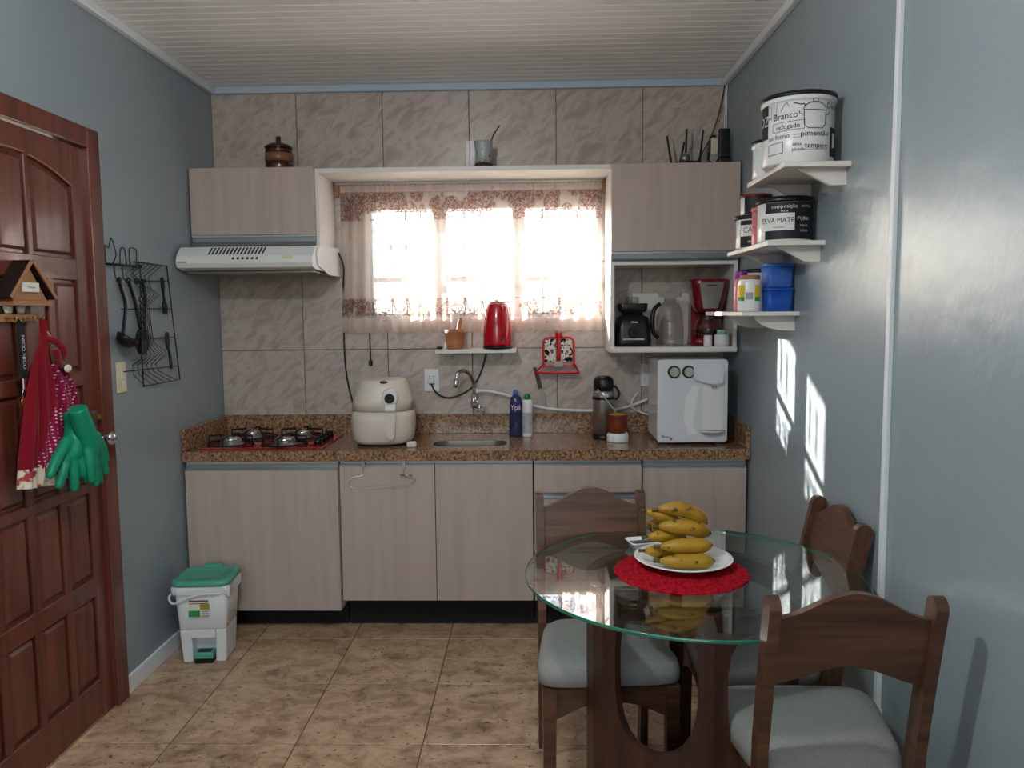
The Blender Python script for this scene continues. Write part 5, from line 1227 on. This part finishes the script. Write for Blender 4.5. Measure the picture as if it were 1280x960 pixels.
bm = nb(); loft(bm, [bl_(0.13, 0.113, 0.379, 0.04), bl_(0.134, 0.117, 0.39, 0.042), bl_(0.13, 0.113, 0.404, 0.042), bl_(0.112, 0.095, 0.409, 0.034), bl_(0.108, 0.09, 0.404, 0.03), bl_(0.05, 0.04, 0.404, 0.02)]); li = obj('lid', bm, GREENB, bn)
bm = nb(); box(bm, (-0.045, 0.092, 0.4), (0.045, 0.125, 0.418), 0.006, 2); obj('hinge', bm, GREENB, li)
bm = nb(); n = 48; loops = []
per = rrect(-0.126, 0.126, -0.108, 0.108, 0.03, 11)
for z, d in ((0.3785, 0.0), (0.372, 0.004), (0.355, 0.004), (0.34, 0.0015)):
    loops.append([(a*(1+(d+0.004*math.sin(k*1.7))/0.12), b*(1+(d+0.004*math.sin(k*1.7))/0.12), z-(0.018*max(0, math.sin(k*0.26+2.2)) if z < 0.35 else 0)) for k, (a, b) in enumerate(per)])
loft(bm, loops, False); obj('bag_edge', bm, WPL, bn)
bm = nb(); tube(bm, smooth_path([(-0.126, -0.06, 0.35), (-0.14, -0.10, 0.33), (-0.115, -0.12, 0.305), (-0.06, -0.114, 0.325), (0.0, -0.112, 0.342), (0.08, -0.112, 0.345), (0.13, -0.08, 0.35)], 5), 0.005, 8); obj('carry_handle', bm, WPL, bn)
def FBn(e): return lambda a, b: (a-0.01, -0.0985+0.068*b-e, 0.275+b)
bm = nb(); patch_on(bm, -0.045, 0.05, -0.042, 0.042, FBn(0.0030), 1); lb = obj('label', bm, PAPER, bn)
bm = nb(); patch_on(bm, -0.045, 0.008, -0.042, -0.012, FBn(0.0038), 1); obj('green_print', bm, GRNP, lb)
bm = nb(); patch_on(bm, 0.008, 0.05, -0.008, 0.018, FBn(0.0038), 1); obj('olive_print', bm, YERBA, lb)
bm = nb(); patch_on(bm, -0.042, 0.045, 0.03, 0.036, FBn(0.0042), 1); patch_on(bm, -0.042, 0.045, 0.019, 0.022, FBn(0.0042), 1); obj('red_print', bm, REDC, lb)
bm = nb()
for k in range(3): patch_on(bm, 0.014, 0.046, -0.04+0.01*k, -0.034+0.01*k, FBn(0.0038), 1)
obj('grey_print', bm, GREYP, lb)

# ================================================================== TABLE
TX, TY, TZ = 2.092, -1.845, 0.75
tbl = thing('dining_table', 'round glass topped dining table on crossed dark wood panels with oval cutouts', 'table', (TX, TY, 0))
bm = nb(); RT = 0.485; n = 96
def tl(r, z): return [(r*math.cos(2*PI*k/n), r*math.sin(2*PI*k/n), z) for k in range(n)]
loops = [[bm.verts.new(p) for p in tl(r, z)] for r, z in ((RT-0.002, TZ-0.010), (RT, TZ-0.008), (RT, TZ-0.002), (RT-0.002, TZ))]
f0 = bm.faces.new(loops[0][::-1]); f1 = bm.faces.new(loops[3])
for a, b in zip(loops, loops[1:]):
    for k in range(n):
        f = bm.faces.new((a[k], a[(k+1) % n], b[(k+1) % n], b[k])); f.material_index = 1; f.smooth = True
obj('glass_top', bm, [GLASS, GEDGE], tbl)
RD = 0.305
HF = [(0.0, 0.628), (0.22, 0.628), (0.43, 0.626), (0.6, 0.623), (0.74, 0.617), (0.87, 0.600), (0.96, 0.57), (1.0, 0.52), (1.0, 0.44), (0.98, 0.385), (0.92, 0.335), (0.84, 0.305), (0.68, 0.272), (0.48, 0.250), (0.25, 0.239), (0.0, 0.235)]
def base_panel(t0, t1, h0, h1, zb, zt=0.69):
    """one bent wooden panel of the drum from angle t0 to t1 (degrees) with an oval cutout h0..h1"""
    hc, hw = (h0+h1)/2, (h1-h0)/2
    def out_(fr, z, edge):
        if z > 0.59: return (hc+fr*hw, 0.725)
        if fr < 0.7 and z < 0.3: return (hc+fr*hw, 0.0)
        return (edge, {0.57: 0.725, 0.52: 0.58, 0.44: 0.45, 0.385: 0.32, 0.335: 0.16, 0.305: 0.0}[z])
    inner, outer = [], []
    for fr, z in HF: inner.append((hc+fr*hw, z)); outer.append(out_(fr, z, t1))
    for fr, z in HF[-2:0:-1]:
        inner.append((hc-fr*hw, z)); o = out_(fr, z, t0); outer.append((2*hc-o[0], o[1]) if (z > 0.59 or (fr < 0.7 and z < 0.3)) else o)
    inner = [(a, zb+(z-0.235)/0.393*(zt-zb)) for a, z in inner]
    bm = nb(); ring_prism(bm, outer, inner, 0.0, 1.0, 'xy')
    bmesh.ops.subdivide_edges(bm, edges=[e for e in bm.edges if abs(e.verts[0].co.x-e.verts[1].co.x) > 5], cuts=2, use_grid_fill=True)
    for v in bm.verts:
        a, z, d = math.radians(v.co.x), v.co.y, v.co.z
        r = RD-0.022*(1-d); v.co = Vector((r*math.cos(a), r*math.sin(a), z))
    return obj('base_panel', bm, TABLEW, tbl)
base_panel(186.0, 269.95, 218, 263, 0.345); base_panel(270.05, 352.8, 277, 349.5, 0.285)
def bent(name, t0, t1, z0, z1):
    bm = nb(); n = max(2, int((t1-t0)/4)); V = []
    for k in range(n+1):
        a = math.radians(t0+(t1-t0)*k/n)
        V.append([bm.verts.new((r*math.cos(a), r*math.sin(a), z)) for r, z in ((RD-0.022, z0), (RD, z0), (RD, z1), (RD-0.022, z1))])
    for p, q in zip(V, V[1:]):
        for i in range(4): bm.faces.new((p[i], p[(i+1) % 4], q[(i+1) % 4], q[i]))
    bm.faces.new(V[0]); bm.faces.new(V[-1][::-1])
    return obj(name, bm, TABLEW, tbl)
for t0, t1 in ((353.0, 357.5), (444.0, 451.5), (541.5, 545.8)): bent('base_post', t0, t1, 0.0, 0.66)
bent('base_rail', 353.0, 545.8, 0.6605, 0.725)
bm = nb(); n = 72
outer = [((RD+0.004)*math.cos(2*PI*k/n), (RD+0.004)*math.sin(2*PI*k/n)) for k in range(n)]; inner = [((RD-0.032)*math.cos(2*PI*k/n), (RD-0.032)*math.sin(2*PI*k/n)) for k in range(n)]
ring_prism(bm, outer, inner, 0.7255, 0.7335, 'xy'); obj('top_ring', bm, CHAIRW, tbl)
for k in range(4):
    ang = math.radians(-83+98*k if k < 2 else (-83+180 if k == 2 else 15+180)); bm = nb(); p = ((RD-0.014)*math.cos(ang), (RD-0.014)*math.sin(ang))
    cyl(bm, (*p, 0.734), (*p, 0.7398), 0.016, seg=20); obj('glass_support', bm, CHROME, tbl)

# crochet mat, plate, bananas
cmn = nb(); n = 120; prof = []
nr_ = 9
rings = []
def mat_r(k): return 0.19*(1+0.012*math.sin(k*2*PI*24/n)+0.015*math.cos(2*(2*PI*k/n)))
for j in range(nr_*4+1):
    r = j/(nr_*4); h = 0.0065+0.0026*math.cos(j*PI/2)
    if j == nr_*4: h = 0.002
    rings.append([cmn.verts.new((mat_r(k)*r*math.cos(2*PI*k/n), mat_r(k)*r*math.sin(2*PI*k/n), h+(0.0012*math.sin(k*2*PI*60/n+j) if 0 < j < nr_*4 else 0))) for k in range(n)] if j else [cmn.verts.new((0, 0, h))])
for k in range(n): cmn.faces.new((rings[0][0], rings[1][k], rings[1][(k+1) % n]))
for a, b in zip(rings[1:], rings[2:]):
    for k in range(n): cmn.faces.new((a[k], b[k], b[(k+1) % n], a[(k+1) % n]))
bt = [cmn.verts.new((v.co.x, v.co.y, 0.0)) for v in rings[-1]]
for k in range(n): cmn.faces.new((rings[-1][k], bt[k], bt[(k+1) % n], rings[-1][(k+1) % n]))
cmn.faces.new(bt[::-1])
for f in cmn.faces: f.smooth = True
o = solo('crochet_placemat', cmn, CROCHET, 'round red crochet placemat under the plate on the glass table', 'placemat'); o.location = (2.062, -1.848, TZ+0.0003)
pl = solo('plate', nb(), PORC, 'white porcelain plate on the red crochet placemat', 'plate')
bm = nb(); lathe(bm, [(0, 0.0), (0.085, 0.0), (0.09, 0.003), (0.115, 0.012), (0.143, 0.021), (0.145, 0.0235), (0.142, 0.0245), (0.114, 0.017), (0.088, 0.008), (0, 0.006)], 56); bm.to_mesh(pl.data); bm.free()
for f in pl.data.polygons: f.use_smooth = True
PZ = TZ+0.0095; PX, PY = 2.078, -1.80
pl.location = (PX, PY, PZ)
def banana(label, p0, p1, bow, r=0.0195, stem=0.03, twist=0.0):
    """p0 stem end, p1 tip; bow = sagitta vector"""
    p0, p1, bw = Vector(p0), Vector(p1), Vector(bow)
    t = thing('banana', label, 'banana', (p0+p1)/2, 0, 'bananas piled on the plate')
    N = 16; C = [p0.lerp(p1, k/N)+bw*(4*(k/N)*(1-k/N)) for k in range(N+1)]
    R_ = [r*min(1, 0.28+1.55*s**0.72, 0.30+2.5*(1.02-s)**0.75) for s in [k/N for k in range(N+1)]]
    bm = nb(); fr = frames(C); loops = []
    for (p, u, v), rr in zip(fr, R_):
        lp = []
        for k in range(15):
            a = 2*PI*k/15+twist; q = rr*(1+0.075*math.cos(5*a))
            lp.append(p+u*math.cos(a)*q+v*math.sin(a)*q)
        loops.append(lp)
    loft(bm, loops); b = obj('fruit', bm, BANANA, t, True)
    d = (C[0]-C[1]).normalized(); bm = nb(); tube(bm, [C[0]-d*0.004, C[0]+d*stem*0.5, C[0]+d*stem], [R_[0]*0.98, r*0.24, r*0.30], 9); obj('stem', bm, BSTEM, t, True)
    d = (C[-1]-C[-2]).normalized(); bm = nb(); tube(bm, [C[-1]-d*0.002, C[-1]+d*0.005], [R_[-1]*0.7, r*0.2], 8); obj('tip', bm, BSTEM, t, True)
BZ = PZ+0.0085
banana('banana lying lowest in front of the pile, blunt end to the right', (1.998, -1.868, BZ+0.022), (2.150, -1.868, BZ+0.022), (0.0, -0.007, 0), 0.0215, 0.018)
banana('banana second from the bottom at the front of the pile', (2.002, -1.846, BZ+0.058), (2.148, -1.846, BZ+0.061), (0, -0.006, 0.002), 0.0215, 0.018)
banana('banana at the lower left of the pile, stem pointing left', (1.960, -1.828, BZ+0.040), (2.06, -1.795, BZ+0.022), (0, -0.004, 0.002), 0.020, 0.018)
banana('banana in the left middle of the pile, thick stem to the left', (1.970, -1.822, BZ+0.079), (2.085, -1.786, BZ+0.068), (0, -0.004, 0.005), 0.0205, 0.018)
banana('banana third from the bottom with dark scars on its right end', (2.002, -1.820, BZ+0.110), (2.150, -1.820, BZ+0.090), (0, -0.006, 0.009), 0.0225, 0.018)
banana('banana glowing orange at the back left of the pile', (1.982, -1.768, BZ+0.100), (2.075, -1.745, BZ+0.05), (-0.022, 0, 0.016), 0.02, 0.012)
banana('banana slanting down from the upper left tip of the pile', (1.968, -1.795, BZ+0.150), (2.07, -1.79, BZ+0.110), (0.008, 0, 0.0), 0.019, 0.016)
banana('topmost banana, arching over the right of the pile', (2.002, -1.805, BZ+0.158), (2.142, -1.805, BZ+0.118), (0.008, 0, 0.016), 0.022, 0.018)
banana('banana hidden behind the pile on the far side of the plate', (2.0, -1.755, BZ+0.022), (2.14, -1.755, BZ+0.022), (0, 0.012, 0), 0.02, 0.02)
dh = thing('small_tray', 'small dark square dish with a white rim behind the plate', 'dish', (1.99, -1.60, TZ+0.0003), 0.25)
bm = nb(); loft(bm, [[(a, b, z) for a, b in rrect(-h, h, -h*.75, h*.75, 0.01, 4)] for h, z in ((0.04, 0), (0.05, 0.018), (0.054, 0.022), (0.052, 0.024), (0.046, 0.019), (0.038, 0.006))]); obj('rim', bm, PORC, dh)
bm = nb(); loft(bm, [[(a, b, z) for a, b in rrect(-h, h, -h*.75, h*.75, 0.01, 4)] for h, z in ((0.0385, 0.0065), (0.043, 0.0135))]); obj('dark_filling', bm, BLACK, dh)

# ================================================================== CHAIRS  (local: seat front towards -y)
def make_chair():
    t = thing('dining_chair', 'chair', 'chair', (0, 0, 0), 0, 'walnut chairs around the glass table')
    # cushion
    bm = nb(); N = 40
    def outline(k):
        a = 2*PI*k/N; ca, sa = math.cos(a), math.sin(a)
        e = 0.34; x = math.copysign(abs(ca)**e, ca); y = math.copysign(abs(sa)**e, sa)
        yy = -0.025+0.19*y; hw = 0.229-(yy+0.215)*0.15
        return x*hw, yy
    loops = []
    for s, z in ((0.93, 0.395), (1.0, 0.402), (1.0, 0.435), (0.975, 0.455), (0.90, 0.468), (0.7, 0.476), (0.35, 0.480)):
        loops.append([(outline(k)[0]*s, (outline(k)[1]+0.025)*s-0.025, z) for k in range(N)])
    loft(bm, loops); obj('seat', bm, SEATF, t)
    lean = lambda z: 0.165+(0.085*max(0, (z-0.45)/0.43)**1.15)-(0.018*max(0, (0.42-z)/0.42) if z < 0.42 else 0)*-1
    for s in (-1, 1):
        bm = nb(); zs = [0.0, 0.2, 0.4, 0.5, 0.6, 0.7, 0.8, 0.85]
        fr = [(lean(z)-0.026, z) for z in zs]; bk = [(lean(z)+0.026, z) for z in zs]
        cap = [(lean(0.86)+0.026*math.cos(a), 0.862+0.026*math.sin(a)) for a in [PI*k/8 for k in range(9)]]
        prism(bm, fr+cap[::-1]+bk[::-1], s*0.164, s*0.190, 'yz'); o = obj('leg', bm, CHAIRW, t)
        bm = nb(); x = s*0.185
        loft(bm, [[(x+a*w, -0.192+b*w, z) for a, b in ((-1, -1), (1, -1), (1, 1), (-1, 1))] for w, z in ((0.017, 0.0), (0.0205, 0.394))], True, False); obj('leg', bm, CHAIRW, t)
        bm = nb(); n = 12
        lo = [(-0.171+0.31*k/n, 0.345-0.045*abs(math.cos(PI*k/n))**1.5) for k in range(n+1)]
        prism(bm, lo+[(0.139, 0.394), (-0.171, 0.394)], s*0.160, s*0.178, 'yz'); obj('apron', bm, CHAIRW, t)
    for y, hw in ((-0.205, 0.1645), (0.15, 0.158)):
        bm = nb(); n = 16
        lo = [(-hw+2*hw*k/n, 0.348-0.052*(abs(-1+2*k/n)**2.2)*(1.0 if abs(-1+2*k/n) < 0.97 else 0.9)) for k in range(n+1)]
        prism(bm, lo+[(hw, 0.394), (-hw, 0.394)], y, y+0.018, 'xz'); obj('apron', bm, CHAIRW, t)
    bm = nb(); n = 28; hw = 0.1635
    xs = [-hw+2*hw*k/n for k in range(n+1)]
    bump = lambda x: 0.5*(1+math.cos(PI*x/hw))
    topz = [0.836+0.062*bump(x)**0.85 for x in xs]; botz = [0.672+0.045*bump(x)**0.8 for x in xs]
    F_ = []; 
    G = {}
    for yo in (-0.011, 0.011):
        for nm, zz in (('t', topz), ('b', botz)):
            G[nm, yo] = [bm.verts.new((x, lean(z)+yo, z)) for x, z in zip(xs, zz)]
    for k in range(n):
        a, b = -0.011, 0.011
        bm.faces.new((G['b', a][k], G['b', a][k+1], G['t', a][k+1], G['t', a][k]))
        bm.faces.new((G['b', b][k+1], G['b', b][k], G['t', b][k], G['t', b][k+1]))
        bm.faces.new((G['t', a][k], G['t', a][k+1], G['t', b][k+1], G['t', b][k]))
        bm.faces.new((G['b', a][k+1], G['b', a][k], G['b', b][k], G['b', b][k+1]))
    for k in (0, n): bm.faces.new((G['b', -0.011][k], G['t', -0.011][k], G['t', 0.011][k], G['b', 0.011][k]))
    obj('backrest', bm, CHAIRW, t)
    return t
ch = make_chair()
spots = [((1.848, -1.635), math.radians(4), 'walnut chair with grey seat between the table and the drawer cabinet, facing the viewer'),
         ((2.345, -1.655), math.radians(-90), 'walnut chair with grey seat standing against the right wall below the sun patches'),
         ((2.337, -2.168), math.radians(180-1), 'walnut chair with grey seat nearest the viewer, its back turned to the camera')]
for i, ((x, y), rz, lab) in enumerate(spots):
    o = ch if i == 0 else copy_tree(ch)
    o.location = (x, y, 0); o.rotation_euler = (0, 0, rz); o['label'] = lab
